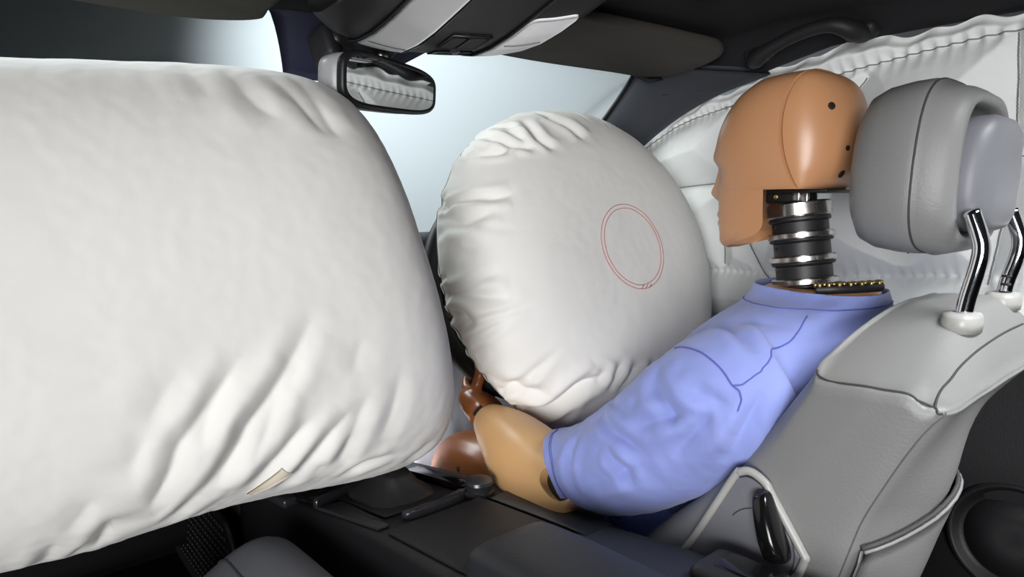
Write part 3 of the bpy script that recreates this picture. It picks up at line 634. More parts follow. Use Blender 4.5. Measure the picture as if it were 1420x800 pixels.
# shorts
so = []
for s in np.linspace(0, 1, 20):
    c = A(.25, .0, .475) + (kn_l - A(.25, 0, .475)) * s * .72; x, y = sprng(.098 - .016 * s, .094 - .016 * s, 2.2, 40); so.append(np.stack([c[0] + x, np.full(40, c[1]), c[2] + y], 1))
so2 = [r * A(-1, 1, 1) + A(.69, 0, 0) for r in so]
obj('shorts', join(loft(so, False, False), loft(so2, False, False)), 'shorts', dm)
# left forearm: a bulging vinyl shell, cut away at the elbow
ax = unit(wr_l - el_l); ln = np.linalg.norm(wr_l - el_l); s1 = unit(np.cross(ax, A(-.75, -.45, .35))); s2 = np.cross(s1, ax)
fr_ = []
for t, ra, rb, off in ((-.42, .030, .029, 0), (-.39, .038, .037, 0), (-.30, .045, .044, 0), (-.10, .051, .049, -.001), (.10, .056, .052, -.003), (.25, .0575, .054, -.002), (.42, .055, .052, 0), (.60, .048, .046, .003), (.78, .039, .037, .005), (.90, .0315, .030, .006), (.97, .0265, .025, .006), (1.0, .022, .021, .006)):
    a = np.linspace(0, 2 * np.pi, 80, endpoint=False); c = el_l + ax * ln * t + s1 * off
    fr_.append((c[:, None] + (np.outer(s1, np.cos(a) * ra) + np.outer(s2, np.sin(a) * rb))).T)
fr_ = list(spl(np.array(fr_).reshape(len(fr_), -1), 90).reshape(90, 80, 3))
fa_v, fa_f = loft(fr_)
fa_v = fa_v + norms(fa_v, fa_f) * (.0012 * pn(fa_v, 18, 3))[:, None]
# elbow cut-out on the side away from the body, open towards the sleeve
vcam = unit(A(-.86, -.45, .25)); sdir = unit(vcam - ax * (vcam @ ax)); ddir = unit(np.cross(ax, sdir)); ddir = ddir if ddir[2] < 0 else -ddir
p0 = A(.10, .152, .603) - el_l; u0, v0 = p0 @ ax, p0 @ ddir; cc = el_l + ax * (u0 + .004) + ddir * (v0 - .010)
tri = spl([ax * .024 - ddir * .006, ax * .012 + ddir * .013, -ax * .03 + ddir * .020, -ax * .05 - ddir * .0, -ax * .028 - ddir * .020, ax * .014 - ddir * .015], 36, True) * .85
cm = bpy.data.meshes.new('cutter'); CV, CF = loft([cc + sdir * .028 + tri * .85, cc + sdir * .10 + tri * 1.1]); cm.from_pydata(CV.tolist(), [], CF); bm = bmesh.new(); bm.from_mesh(cm); bmesh.ops.recalc_face_normals(bm, faces=bm.faces); bm.to_mesh(cm); bm.free()
co_ = bpy.data.objects.new('cutter', cm); sc.collection.objects.link(co_)
fa_v, fa_f = eval_mesh((fa_v, [tuple(reversed(f)) for f in fa_f]), [('BOOLEAN', dict(operation='DIFFERENCE', object=co_, solver='EXACT'))]); bpy.data.objects.remove(co_)
ar = obj('forearm', (fa_v, fa_f), 'skin_arm', dm, sharp=45)
obj('joint_recess', loft([cc + sdir * .0285 + tri * .85, cc + sdir * .034 + tri * .85, cc + sdir * .036 + tri * .5]), 'rubber', ar)
obj('elbow_joint', join(lathe([(0, -.03), (.014, -.028), (.016, -.01), (.014, .012), (0, .014)], 24, el_l + ddir * .012, sdir)), 'black', ar)
WA = math.atan2(unit(A(-.67, -.6, .55)) @ s2, unit(A(-.67, -.6, .55)) @ s1)
obj('wrist_slot', tube([wr_l + s1 * .006 + ax * .0045 + .0205 * (np.cos(a) * s1 + np.sin(a) * s2) for a in np.linspace(WA - .55, WA + .55, 24)], .0032, 8), 'hole', ar)
# left hand closed round the lower left of the rim
ph = math.radians(-126); rp = rimp(ph); tg = unit(-math.sin(ph) * A(1, 0, 0) + math.cos(ph) * we2); ro = unit(rp - WC); nn = -wn_   # ro away from hub, nn away from the driver
wri = wr_l + ax * .004 + s1 * .006
pts = []
pc = rp + ro * .033
pm = []
for s, wd, th in ((0, .023, .023), (.2, .027, .025), (.45, .037, .026), (.7, .044, .026), (.92, .045, .022), (1.0, .039, .015)):
    c = wri + (pc + nn * .012 - wri) * s; x, y = sprng(wd, th, 2.4, 28); wdir = unit(tg); tdir = unit(np.cross(wdir, unit(pc - wri)))
    pm.append(c + np.outer(x, wdir) + np.outer(y, tdir))
hp = [loft(pm)]
for i, (o, L_, r) in enumerate(((-.031, 1.0, .0082), (-.0105, 1.12, .0088), (.0105, 1.06, .0086), (.030, .86, .0074))):
    P = [pc + tg * o * .95]
    for a in np.linspace(.15, 3.5 * L_, 9): P.append(rp + tg * (o * .95) + .0275 * (math.cos(a) * ro + math.sin(a) * nn))
    P = spl(P, 26); rr = np.full(26, r); rr[-1] = r * .5; rr[-2] = r * .85; rr[[8, 17]] *= 1.1; hp.append(tube(P, rr, 14))
P = spl([wri + (pc - wri) * .45 + tg * -.022, rp + ro * .028 - nn * .018 - tg * .034, rp + ro * .004 - nn * .029 - tg * .042, rp - ro * .018 - nn * .020 - tg * .046], 20); rr = np.full(20, .0098); rr[-1] = .005; rr[-2] = .008; rr[11] = .0106
hp.append(tube(P, rr, 14))
hv, hf = blob(hp, .0026, 5)
obj('hand', (hv, hf), 'skin_dark', dm); obj('hand', (hv * A(-1, 1, 1) + A(.70, 0, 0), [tuple(reversed(f)) for f in hf]), 'skin_dark', dm)
# T-shirt: torso and sleeves grown together, then cut open at neck, hem and sleeve ends
sr = []
for z, cy, hx, hy in ((.40, .06, .145, .10), (.48, .055, .13, .10), (.56, .045, .125, .10), (.65, .028, .145, .11), (.72, .003, .18, .116), (.77, -.020, .198, .115), (.80, -.034, .188, .108), (.825, -.045, .160, .096), (.845, -.054, .116, .086), (.858, -.060, .086, .079), (.870, -.062, .074, .077), (.90, -.064, .070, .075)):
    x, y = sprng(hx, hy, 2.25, 64); sr.append(np.stack([DX + x, cy + y, np.full(64, z)], 1))
sr = list(spl(np.array(sr).reshape(len(sr), -1), 50).reshape(50, 64, 3))
sl_ax = unit((-.03, .80, -.50)); sl_cut = unit((-.36, .79, -.60))
slv = limb([A(.215, -.07, .775), A(.175, -.035, .747), A(.152, .065, .664), A(.146, .14, .624), A(.142, .245, .578)], [.066, .085, .074, .063, .060], 40)
slr = limb([A(.475, -.07, .775), A(.515, -.035, .757), A(.54, .065, .668), A(.55, .14, .628), A(.555, .245, .580)], [.066, .076, .068, .060, .053], 40)
SV, SF = blob([loft(sr), slv, slr], .0062, 7)
SV, SF = eval_mesh((SV, SF), [('SUBSURF', dict(levels=1, render_levels=1))])
N = norms(SV, SF)
if ((SV - SV.mean(0)) * N).sum() < 0: N = -N
S0 = SV.copy(); slz = np.clip(((S0 - A(.16, .03, .735)) @ sl_ax) / .24, 0, 1) * sm(.23, .19, S0[:, 0])
q = S0 @ np.stack([sl_ax, unit((.3, .8, .6)), unit(np.cross(sl_ax, (.3, .8, .6)))], 1)
d = 0.005 * pn(S0, 9, 1) + .0030 * (ridge(q * A(1, .45, .45), 13, 2) - .6) * (.4 + slz) + .0028 * (.3-ridge(S0 * A(1, .6, .7), 24, 3) - .6) + .0011 * (.35 - ridge(q * A(1, .6, .6), 42, 7)) + .0006 * pn(S0, 60, 4)
bs0 = bvh((S0, SF)); SCR = [(a, w_, snap(bs0, p, 0)) for a, w_, p in [(0.008, 0.007, [(0.11, 0.092, 0.721), (0.095, 0.041, 0.706), (0.085, 0.005, 0.698)]), (0.007, 0.007, [(0.09, 0.055, 0.692), (0.085, 0.036, 0.672), (0.09, 0.018, 0.652)]), (0.006, 0.008, [(0.09, 0.085, 0.64), (0.085, 0.012, 0.679)]), (0.008, 0.008, [(0.2, -0.017, 0.826), (0.17, -0.056, 0.823), (0.15, -0.085, 0.817)]), (0.006, 0.007, [(0.09, 0.027, 0.715), (0.09, -0.013, 0.741), (0.09, -0.051, 0.756)]), (0.007, 0.008, [(0.12, 0.014, 0.784), (0.1, 0.004, 0.769), (0.09, -0.019, 0.755), (0.085, -0.029, 0.731)]), (0.006, 0.006, [(0.1, 0.117, 0.689), (0.09, 0.119, 0.654), (0.095, 0.097, 0.614)]), (0.006, 0.008, [(0.09, -0.026, 0.697), (0.09, -0.052, 0.735), (0.1, -0.069, 0.76)]), (0.007, 0.008, [(0.12, -0.068, 0.701), (0.12, -0.098, 0.748), (0.12, -0.123, 0.79)]), (0.006, 0.007, [(0.12, 0.078, 0.731), (0.1, 0.03, 0.729)]), (0.006, 0.008, [(0.2, -0.13, 0.845), (0.25, -0.138, 0.848), (0.3, -0.145, 0.851)]), (0.005, 0.007, [(0.1, -0.043, 0.777), (0.1, -0.085, 0.771)])]]
d += crease(S0, SCR)
SV = S0 + N * d[:, None]
SV, SF = cut((SV, SF), (.115, .166, .628), sl_cut)
SV, SF = cut((SV, SF), (DX, -.06, .8675), unit((0, -.04, 1))); SV, SF = cut((SV, SF), (DX, 0, .43), (0, 0, -1))
SV, SF = cut((SV, SF), (.555, .20, .61), unit((.05, .6, -.55)))
sh = obj('t_shirt', (SV, SF), 'shirt', dm)
md = sh.modifiers.new('cloth_thickness', 'SOLIDIFY'); md.thickness = .0022; md.offset = -1
bs = bvh((SV, SF))
def edge_band(co, no, back, name, wide=.012):
    a = np.linspace(0, 2 * np.pi, 80, endpoint=False)
    return a
def sseam(P, r=.0009, m='shirt_seam', closed=False, name='seam', n=60):
    P = snap(bs, spl(P, n, closed), .0004)
    for _ in range(6): P[1:-1] = (P[:-2] + 2 * P[1:-1] + P[2:]) / 4
    obj(name, tube(snap(bs, P, .0003), r, 6, closed), m, sh)
SEAMS = [[(.20, -.055, .858), (.175, -.035, .845), (.15, -.02, .82), (.12, .0, .79)], ]
SEAMS = [[(0.24, -0.096, 0.849), (0.2, -0.104, 0.835), (0.15, -0.107, 0.824), (0.12, -0.114, 0.811), (0.1, -0.089, 0.8)], [(0.15, 0.002, 0.795), (0.13, -0.042, 0.804), (0.11, -0.075, 0.804), (0.1, -0.092, 0.798), (0.1, -0.103, 0.783), (0.1, -0.106, 0.763)]]
for s in SEAMS: sseam(s)
# raised hem of the left sleeve and collar rib: rings that follow the cloth
e1 = unit(np.cross(sl_cut, (0, 0, 1))); e2 = np.cross(e1, sl_cut)
hl = SV[np.abs((SV - A(.115, .166, .628)) @ sl_cut) < 2e-4]; hl = hl[hl[:, 0] < .24]; hc = hl.mean(0)
hl = hl[np.argsort(np.arctan2((hl - hc) @ e2, (hl - hc) @ e1))]; hl = hl[::max(1, len(hl) // 60)]
for off in (.011, .014): obj('hem_stitching', tube(snap(bs, spl(hl - sl_cut * off, 160, True), .0003), .0006, 6, True), 'shirt_seam', sh)
rg = []
for a in np.linspace(0, 2 * np.pi, 120, endpoint=False):
    dr = A(math.cos(a), math.sin(a), 0); c = A(DX, -.062, .8665 - .016); h = bs.ray_cast(Vector(c + dr * .2), Vector(-dr), .2)
    rg.append(np.array(h[0]) + dr * .0003 if h[0] is not None else c + dr * .08)
obj('collar_stitching', tube(rg, .0008, 6, True), 'shirt_seam', sh)
# chest jacket showing inside the collar, with the brass zip at the back of the neck
x, y = sprng(.066, .068, 2.2, 60)
obj('chest_jacket', loft([np.stack([DX + x * s, -.063 + y * s, np.full(60, z)], 1) for s, z in ((1, .84), (1, .858), (.97, .864), (.9, .8665), (.6, .866))]), 'skin', dm)
zp = thing_zip = obj('zip', tube(spl([(DX - .062, -.084, .870), (DX - .052, -.104, .872), (DX - .030, -.122, .873), (DX + .0, -.132, .873)], 30), .0060, 10), 'rubber', dm, label='black and brass zip at the back of the neck')
Z = spl([(DX - .062, -.084, .875), (DX - .052, -.104, .877), (DX - .030, -.122, .878), (DX + .0, -.132, .878)], 15); T = np.gradient(Z, axis=0)
for i, p in enumerate(Z):
    tgt = unit(T[i]); pr = unit(np.cross(tgt, (0, 0, 1))); m3 = Matrix(np.stack([tgt, pr, A(0, 0, 1)], 1).tolist())
    obj('zip_tooth', rbox(p + pr * (.0013 if i % 2 else -.0013), (.0038, .0088, .0055), .001, 1, m3), 'brass', zp)

# ------------------------------------------------------------------ driver seat
SX = .345; HW = SX - .12
M['soft_seam'] = mat('soft_leather_seam', (98, 97, 96), .6)
ds = thing('car_seat', 'grey leather driver seat with headrest on chrome posts beneath the dummy', 'seat', (SX, .1, .12))
def Fz(z): return np.interp(z, [.40, .50, .554, .603, .644, .694, .752, .80, .83], [.20, .105, .060, .016, -.026, -.068, -.114, -.146, -.158])
def Bz(z): return np.interp(z, [.40, .50, .627, .658, .69, .752, .80, .83], [-.135, -.160, -.196, -.204, -.214, -.241, -.264, -.272])
def seat_ring(t):
    """t 0 at the bottom, 1 at the top edge"""
    pts = []
    H = [(1.0, 0, -.085), (.8, 0, -.083), (.60, 0, -.060), (.40, 0, -.022), (.22, 0, -.004), (.10, 0, -.006), (.03, 0, -.022), (.0, 0, -.045)]
    zf, zm, zb = .405 + (.812 - .405) * t, .405 + (.806 - .405) * t, .405 + (.797 - .405) * t
    crown = sm(.6, 1., t)
    for s, _, dy in H:
        z = zf + crown * .050 * sm(.0, .8, s) - .01 * crown * sm(.08, 0, s); pts.append((SX - HW + s * HW, Fz(zf) + dy * (1 - .72 * crown), z))
    f, b = Fz(zf), Bz(zb)
    for u in (.45, .62, .80): pts.append((SX - HW - .004 * math.sin(math.pi * u), f + (b - f) * u, zm))
    pts.append((SX - HW + .0005, b + .012, zb)); pts.append((SX - HW + .006, b + .002, zb)); pts.append((SX - HW + .020, b - .006, zb))
    low = 1 - sm(.72, 1., t); hgt = crown * .006
    pts.append((SX - HW + .07, b - .010 - .022 * low, zb + hgt)); pts.append((SX - HW + .11, b - .011 - .018 * low, zb + hgt)); pts.append((SX - HW + .16, b - .011 + .004 * low, zb + hgt)); pts.append((SX, b - .012 + .014 * low, zb + hgt))
    near = np.array(pts); far = near[1:-1][::-1] * A(-1, 1, 1) + A(2 * SX, 0, 0)
    for q in (near, far): q[:, 1] += .115 * low * sm(SX - HW + .10, SX + HW * .9, q[:, 0]) * (q[:, 1] < b + .03)
    return spl(np.vstack([near, far]), 120, True)
R = [seat_ring(t) for t in np.linspace(0, 1, 46)]
top = R[-1]; c = top.mean(0)
yb_ = top[:, 1].min()
for s in (.985, .955, .91, .85, .77, .68, .57, .44, .3, .15):
    q = c + (top - c) * s; xa = np.abs(q[:, 0] - SX) / HW
    zf_ = .812 + .052 * sm(1., .15, xa); yf_ = -.152 - .016 * sm(1, .2, xa); u = np.clip((q[:, 1] - yb_) / (yf_ - yb_), 0, 1)
    zd = .803 + (zf_ - .803) * np.sin(np.pi / 2 * np.minimum(1, u / .42)) ** .85 + .006 * np.sin(np.pi * u) * (1 - xa ** 4)
    bl = sm(1.0, .86, s); q[:, 2] = top[:, 2] * (1 - bl) + zd * bl + .004 * (1 - bl) * (s < .99); R.append(q)
VF = loft(R); 
br = obj('backrest', VF, 'leather', ds); bb_ = bvh(VF)
def bseam(P, r=.0011, m='seam', name='seam', n=60, off=.0, par=None): 
    P = snap(bb_, spl(P, n), off)
    for _ in range(6): P[1:-1] = (P[:-2] + 2 * P[1:-1] + P[2:]) / 4
    return obj(name, tube(P, r, 6), m, par or br)
def hit(x, y, z, d):
    h = bb_.ray_cast(Vector((x, y, z)), Vector(d)); return np.array(h[0]) if h[0] is not None else A(x, y, z)
# seam between the side panel and the top panel, and the seam down the rear corner
bseam([(.128, -.150, .822), (.119, -.18, .823), (.118, -.22, .820), (.120, -.246, .812), (.124, -.258, .815)])
bseam([(.124, -.258, .815), (.121, -.263, .804), (.124, -.267, .795)])
bseam([(.124, -.258, .815), (.17, -.262, .830), (.24, -.264, .838), (.32, -.264, .842), (.40, -.264, .842)])
bseam([(.126, -.268, .795), (.122, -.258, .780), (.121, -.241, .752), (.121, -.2125, .69), (.121, -.203, .658), (.121, -.19, .61)], .0007, 'soft_seam', off=.0002)
bseam([(.126, -.268, .796), (.20, -.280, .798), (.28, -.282, .798), (.36, -.282, .798)], .0020, 'leather', 'shell_edge', off=.0)
# map pocket on the seat back
pk = []
for x in np.linspace(.128, .50, 34):
    ztop = .655 + .055 * sm(.126, .24, x) + .012 * sm(.24, .35, x); r = []
    for z in np.linspace(ztop, .44, 16):
        p = hit(x, -.6, z, (0, 1, 0)); r.append(p + A(-.001, -.003 - .006 * sm(.0, .03, ztop - z + .02), 0))
    pk.append(r)
po = obj('map_pocket', sheet(pk, (0, .003, 0)), 'leather', ds)
obj('pocket_edge', tube([r[0] + A(0, -.0005, 0) for r in pk], .0017, 8), 'leather', po)
obj('pocket_gap', tube([r[0] + A(0, .002, .0030) for r in pk], .0022, 8), 'seam', po)
# recliner trim on the side of the backrest: plate, raised rim and lever
tp = spl([(.115, -.010, .560), (.115, -.040, .605), (.115, -.086, .690), (.115, -.094, .700), (.115, -.106, .7035), (.115, -.121, .697), (.115, -.129, .686), (.115, -.160, .642), (.115, -.163, .632), (.115, -.150, .600), (.115, -.12, .55)], 80)
ct = A(.115, -.09, .61); tin = ct + (tp - ct) * .93
st_ = obj('side_trim', plate(np.vstack([tin, [(.115, -.07, .53)]]), (-1, 0, 0), .003), 'grey_plastic', ds, label='smooth grey plastic recliner trim')
obj('trim_rim', tube(tp + A(-.002, 0, 0), .0042, 10), 'grey_rim', st_)
cr = A(.112, -.118, .632)
obj('round_line', tube([cr + .036 * A(0, math.cos(a), math.sin(a)) for a in np.linspace(.6, 3.6, 50)], .0007, 6), 'seam', st_)
lv = []
for (y, z, hw_, th) in ((-.1235, .6905, .004, .005), (-.1265, .687, .008, .009), (-.133, .672, .0095, .013), (-.141, .652, .0105, .015), (-.147, .637, .0105, .014), (-.1495, .630, .008, .010), (-.151, .627, .004, .005)):
    axl = unit((0, -.4, -.9)); wd = unit(np.cross(axl, (1, 0, 0))); x, y2 = sprng(hw_, th, 3.2, 28)
    lv.append(A(.112, y + .004, z) - A(th * .9, 0, 0) + np.outer(x, wd) + np.outer(y2, A(1, 0, 0)))
obj('recline_lever', loft(list(spl(np.array(lv).reshape(len(lv), -1), 24).reshape(24, 28, 3))), 'black_gloss', st_, label='glossy black recline lever')
# seat cushion under the dummy
cu = []
for y, zt_, w_ in ((.54, .415, .19), (.53, .45, .215), (.49, .468, .225), (.40, .47, .225), (.2, .45, .225), (.0, .42, .225), (-.10, .41, .22)):
    q = [(-1, .16), (-1.0, zt_ - .05), (-.97, zt_ - .005), (-.85, zt_ + .008), (-.65, zt_ - .01), (-.3, zt_ - .03), (.3, zt_ - .03), (.65, zt_ - .01), (.85, zt_ + .008), (.97, zt_ - .005), (1., zt_ - .05), (1, .16)]
    cu.append(A(*[(SX + a * w_ * .99, y, z) for a, z in q]))
obj('seat_cushion', loft(cu), 'leather', ds, sub=1)
obj('seat_base', rbox((SX, .15, .145), (.38, .5, .07), .01, 2), 'black', ds)
# headrest
HC = A(.332, 0, 1.006); hb = -.222
hr = []
for d_, w_, h_, n in ((.112, .02, .018, 2.2), (.110, .050, .043, 2.4), (.105, .076, .064, 2.7), (.096, .091, .079, 3.0), (.080, .099, .086, 3.2), (.056, .103, .0895, 3.3), (.038, .1035, .090, 3.4), (.032, .1025, .0892, 3.4), (.030, .1015, .088, 3.4), (.024, .1005, .087, 3.4), (.008, .096, .083, 3.4), (-.002, .089, .076, 3.4), (-.004, .083, .069, 3.5), (.0, .079, .065, 3.5), (.010, .078, .064, 3.6), (.030, .076, .062, 3.6), (.034, .06, .05, 3.)):
    x, z = sprng(w_, h_, n, 72); zz = z - .004 * (d_ < .03); taper = 1 - .10 * (zz / .09) * (zz > 0); bow = -.012 * (x / .105) ** 2 * sm(.03, .1, d_)
    hr.append(np.stack([HC[0] + x * taper, hb + d_ + bow - .10 * (zz + .09) * .35, HC[2] + zz], 1))
h_ = obj('headrest', loft(hr), 'leather', ds)
bh_ = bvh(loft(hr))
x, z = sprng(.1022, .0888, 3.4, 90); taper = 1 - .10 * (z / .09) * (z > 0)
obj('seam', tube(snap(bh_, np.stack([HC[0] + x * taper, np.full(90, hb + .031) - .035 * (z + .09), HC[2] + z], 1), .0), .0011, 6, True), 'seam', h_)
for xx in (-.0,):
    pass
bk_ = []
for d_, w_, hh, n in ((.026, .070, .055, 3.5), (.0, .0735, .058, 3.6), (-.012, .0735, .058, 3.6), (-.019, .070, .055, 3.6), (-.023, .062, .048, 3.4), (-.0245, .045, .03, 3.), (-.0248, .02, .012, 2.5)):
    x, z = sprng(w_, hh, n, 72); taper = 1 - .12 * (z / .06) * (z > 0)
    bk_.append(np.stack([HC[0] + x * taper, hb + d_ - .035 * (z + .085) + .008 * (np.abs(x) > .045 * 1) * sm(.045, .09, np.abs(x)), HC[2] - .008 + z], 1))
obj('back_plate', loft(bk_), 'grey_plastic', h_, label='smooth grey plate in the back of the headrest')
for px in (.259, .405):
    base = hit(px, -.242, 1.2, (0, 0, -1)) if True else None
    P = spl([(px, -.236, base[2] - .02), (px, -.2405, base[2] + .02), (px, -.247, .908), (px, -.249, .926), (px, -.246, .94), (px, -.238, .962)], 30)
    ps = obj('post', tube(P, .0078, 18), 'chrome', h_)
    x, y = sprng(.024, .0165, 2.4, 40)
    obj('post_sleeve', loft([np.stack([px + x * s, -.238 + y * s, np.full(40, base[2] + dz)], 1) for s, dz in ((.98, -.008), (1.02, .0), (1.0, .006), (.9, .0095), (.55, .011), (.4, .0105))]), 'grey_rim', ds)
for k in range(3):
    q = A(.405, -.2395, .872 + k * .009); obj('post_notch', rbox(q + A(-.0075, -.002, 0), (.002, .010, .0028), .0008, 1), 'rubber', h_)

# ------------------------------------------------------------------ passenger seat cushion at the lower edge
pt = thing('car_seat', 'dark grey leather passenger seat cushion seen below the big airbag', 'seat', (-.385, .12, .12))
PX, PW = -.374, .270; gxs = np.linspace(-1, 1, 60); P = []
for y in np.concatenate([np.linspace(.475, .40, 16), np.linspace(.385, -.2, 14)]):
    e = np.clip((.475 - y) / .10, 0, 1); dome = math.sqrt(max(0, 1 - (1 - e) ** 2)); r = []
    for s in gxs:
        b = .075 * math.exp(-((abs(s) - .72) / .40) ** 2); edge_ = max(0, 1 - abs(s) ** 9) ** .5
        r.append((PX + s * PW * (.90 + .10 * dome), y, .36 + (.112 + b * 1.1) * dome * edge_ + .0))
    P.append(r)
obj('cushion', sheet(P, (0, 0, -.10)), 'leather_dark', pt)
pbv = bvh(grid(np.array(P)))
def psn(x, y):
    h = pbv.ray_cast(Vector((x, y, 1)), Vector((0, 0, -1))); return np.array(h[0]) if h[0] is not None else A(x, y, .4)
obj('seam', tube([psn(-.232 - .012 * t, .455 - .5 * t) for t in np.linspace(0, 1, 40)], .0016, 6), 'seam', pt)
obj('seat_base', rbox((PX, .1, .19), (.46, .52, .15), .02, 2), 'black', pt)

# ------------------------------------------------------------------ rear-view mirror
ma = math.radians(17); mw = A(math.cos(ma), math.sin(ma), 0); mnrm = A(math.sin(ma), -math.cos(ma), -.060); mnrm = unit(mnrm); mu = np.cross(mw, mnrm) * -1
if mu[2] < 0: mu = -mu
MC = A(.034, .42, 1.1325)
rm = thing('rearview_mirror', 'black framed rear-view mirror with silver back hanging from the windshield', 'mirror', tuple(MC - A(0, 0, .035)))
def mring(w_, h_, d_, n=4., k=64, sh=0):
    x, z = sprng(w_, h_, n, k); z = z * (1 - .10 * (x / .1) * 1.0)
    return MC + np.outer(x, mw) + np.outer(z, mu) + mnrm * d_
obj('housing', loft([mring(.045, .018, -.058), mring(.075, .029, -.055), mring(.092, .034, -.045), mring(.0965, .0352, -.028), mring(.0965, .0345, -.004)]), 'housing', rm, label='silver grey mirror back')
obj('frame', loft([mring(.0970, .0350, -.006), mring(.0985, .0362, -.002), mring(.0985, .0362, .004), mring(.0965, .0345, .007), mring(.0925, .0305, .0075), mring(.0915, .0295, .0055)], True, True), 'black', rm)
obj('mirror_glass', loft([mring(.0913, .0293, .0050), mring(.0913, .0293, .0064)]), 'mirror', rm, smooth=False)
mb = on_glass(.02, .045, -.008)
obj('stem', tube(spl([MC + mnrm * -.03 + mu * .01, MC - mnrm * .035 + mu * .045, mb + A(0, -.012, -.004), mb], 20), [.012] * 8 + [.010] * 12, 16), 'black', rm)
obj('ball_joint', lathe([(0, -.009), (.006, -.007), (.009, 0), (.006, .007), (0, .009)], 24, MC - mnrm * .022 + mu * .043 + mw * .006), 'steel', rm)
obj('sensor_cover', rbox(on_glass(-.020, .035, -.030), (.026, .05, .055), .010, 3, Euler((math.radians(-25), 0, math.radians(8)))), 'black_soft', rm)
obj('mount_cover', rbox(on_glass(.035, .035, -.022), (.11, .055, .036), .012, 3, Euler((math.radians(-25), 0, 0))), 'black', rm)

# ------------------------------------------------------------------ overhead console with reading lamps
oc = thing('overhead_console', 'black overhead console with two frosted reading lamps above the mirror', 'console', (.05, .28, 1.17))
def ocp(x, s, off=0.):
    yn = .405 - 3.2 * max(0, x - .03) ** 2 * 1.8 - 3.0 * max(0, .03 - x) ** 2
    q = np.array([(yn + .012, 1.215), (yn + .012, 1.196), (yn + .002, 1.180), (yn - .022, 1.1755), (yn - .06, 1.1785), (yn - .10, 1.188), (yn - .145, 1.203), (yn - .20, 1.222), (yn - .27, 1.246)])
    k = np.linspace(0, 1, len(q)); y, z = np.interp(s, k, q[:, 0]), np.interp(s, k, q[:, 1]); return A(x, y, z - off + .010 * sm(.13, .195, x) + .012 * sm(-.07, -.15, x))
def ostrip(x0, x1, s0, s1, off, n=20, m=40, rnd=.0):
    P = []
    for i, x in enumerate(np.linspace(x0, x1, n)):
        u = (i / (n - 1) - .5) * 2; sh_ = rnd * (1 - math.sqrt(max(0, 1 - min(1, abs(u)) ** 7)))
        P.append([ocp(x, s, off) for s in np.linspace(s0 + sh_, s1 - sh_, m)])
    return P
def smooth_strip(P, it=2):
    P = np.array(P)
    for _ in range(it): P[:, 1:-1] = (P[:, :-2] + 2 * P[:, 1:-1] + P[:, 2:]) / 4
    return P
obj('shell', sheet(smooth_strip(ostrip(-.122, .166, 0, 1, 0, 48, 60), 4), (0, .004, .02)), 'black', oc)
l1 = obj('lamp_lens', sheet(smooth_strip(ostrip(-.042, .030, .30, .93, .0035, 20, 50, .06)), (0, 0, .004)), 'lens', oc, label='left frosted lamp lens')
l2 = obj('lamp_lens', sheet(smooth_strip(ostrip(.121, .160, .28, .73, .0035, 24, 50, .035)), (0, 0, .004)), 'lens', oc, label='right frosted lamp lens')
for lens, xa, xb_, sa in ((l1, -.042, .030, .42), (l2, .122, .158, .54)):
    obj('lens_line', tube([ocp(x, sa, .0042) for x in np.linspace(xa + .003, xb_ - .003, 20)], .0008, 6), 'bag_seam', lens)
for x in (-.046, .034, .118): obj('trim_groove', tube([ocp(x, s, .0015) for s in np.linspace(.25, .95, 50)], .0022, 8), 'black_gloss', oc)
obj('switch_panel', sheet(smooth_strip(ostrip(.070, .112, .33, .43, .002, 12, 24, .01)), (0, 0, .004)), 'black_gloss', oc)
for xa, xb_, sa, sb in ((.062, .079, .50, .60), (.082, .102, .50, .60)): obj('button', sheet(ostrip(xa, xb_, sa, sb, .003, 8, 10, .006), (0, 0, .004)), 'black_soft', oc)
obj('button_surround', tube([ocp(x, s, .002) for x, s in ((.060, .49), (.08, .488), (.104, .49), (.104, .61), (.08, .612), (.060, .61))], .0012, 6, True), 'satin', oc)
obj('microphone_dome', lathe([(0, .004), (.005, .003), (.007, 0), (.007, -.002)], 24, ocp(.088, .455, .002), (0, -.1, -1)), 'satin', oc)

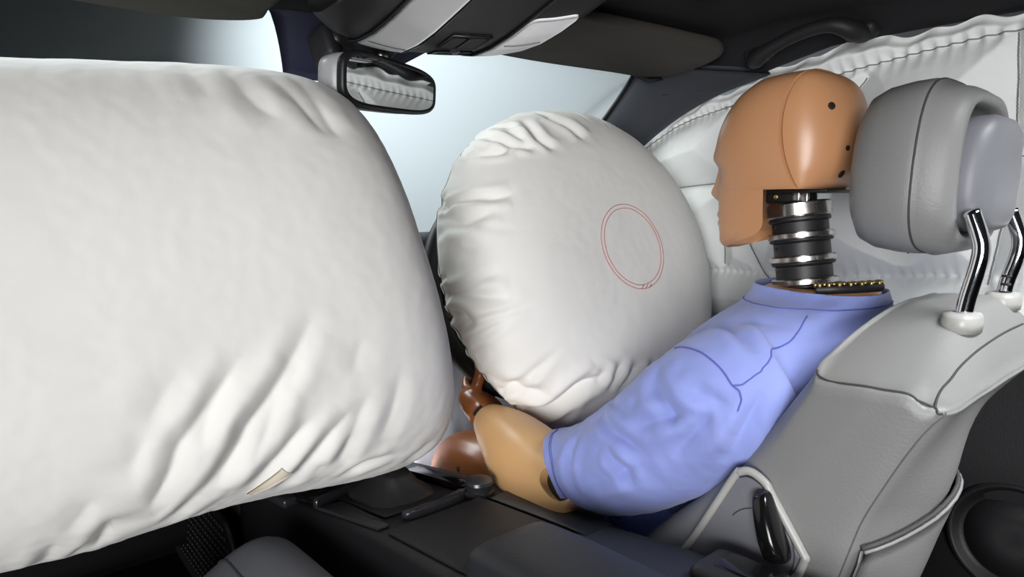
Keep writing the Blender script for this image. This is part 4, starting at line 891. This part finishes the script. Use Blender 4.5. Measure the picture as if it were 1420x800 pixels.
# ------------------------------------------------------------------ sun visors folded up against the roof
def visor(poly, th, name, label, drop):
    t = thing(name, label, 'visor', tuple(A(*poly).mean(0)))
    q = spl(poly, 100, True); c = q.mean(0); R = []
    for s, dz in ((.95, 0), (.985, .002), (1., .007), (1., .013), (.985, .017), (.95, .019)): R.append(c + (q - c) * A(s, s, 1) + A(0, 0, dz * th / .019))
    return t, loft(R)
def vp(pts, lift): return [(x, y, float(roof(np.array(x), np.array(y))) - l) for x, y, l in pts]
t, VF = visor(vp([(.23, .452, .016), (.34, .448, .018), (.50, .418, .022), (.575, .385, .030), (.607, .33, .034), (.598, .25, .034), (.56, .218, .030), (.48, .222, .028), (.34, .240, .024), (.24, .256, .022), (.222, .29, .020), (.222, .42, .016)], 0), .016, 'sun_visor', 'dark brown-grey driver sun visor folded up beside the overhead console', 0)
obj('panel', VF, 'visor', t); obj('pivot_rod', tube([(.565, .42, 1.222), (.60, .40, 1.205), (.625, .385, 1.21)], .006, 12), 'black', t)
t, VF = visor(vp([(-.135, .462, .020), (-.22, .458, .023), (-.36, .448, .018), (-.52, .42, .016), (-.62, .39, .018), (-.63, .33, .018), (-.60, .26, .018), (-.5, .25, .018), (-.3, .25, .018), (-.15, .26, .018), (-.130, .29, .016), (-.128, .43, .014)], 0), .016, 'sun_visor', 'dark passenger sun visor along the top left above the big airbag', 0)
obj('panel', VF, 'visor', t)
cl = thing('visor_clip', 'small black roof clip above the driver sun visor', 'clip', (.30, .10, 1.245))
obj('clip', rbox((.33, .115, 1.254), (.07, .03, .014), .005, 2, Euler((0, 0, .2))), 'black_gloss', cl); obj('clip_base', rbox((.33, .115, 1.264), (.08, .04, .008), .003, 2, Euler((0, 0, .2))), 'black', cl)

# ------------------------------------------------------------------ grab handle above the driver's door
gh = thing('grab_handle', 'dark grab handle on the roof lining above the white curtain airbag', 'handle', (.63, .1, 1.21))
P = spl([(.668, .205, 1.236), (.642, .200, 1.220), (.620, .188, 1.214), (.612, .165, 1.222), (.609, .125, 1.236), (.609, .085, 1.244), (.614, .055, 1.244), (.630, .036, 1.236), (.650, .030, 1.234), (.672, .028, 1.242)], 60)
rr = np.interp(np.linspace(0, 1, 60), [0, .12, .25, .4, .6, .75, .88, 1], [.016, .016, .0145, .0105, .0105, .0145, .016, .016])
V, F = tube(P, rr, 18); obj('grip', (V, F), 'black_soft', gh)
for y, z in ((.205, 1.236), (.032, 1.246)): obj('mount_cap', rbox((.668, y, z), (.05, .05, .03), .010, 3, Euler((0, math.radians(-35), 0))), 'black_soft', gh)
obj('screw', lathe([(0, .002), (.0035, .0015), (.0035, 0)], 14, (.618, .168, 1.212), (-.6, -.5, -.4)), 'steel', gh)
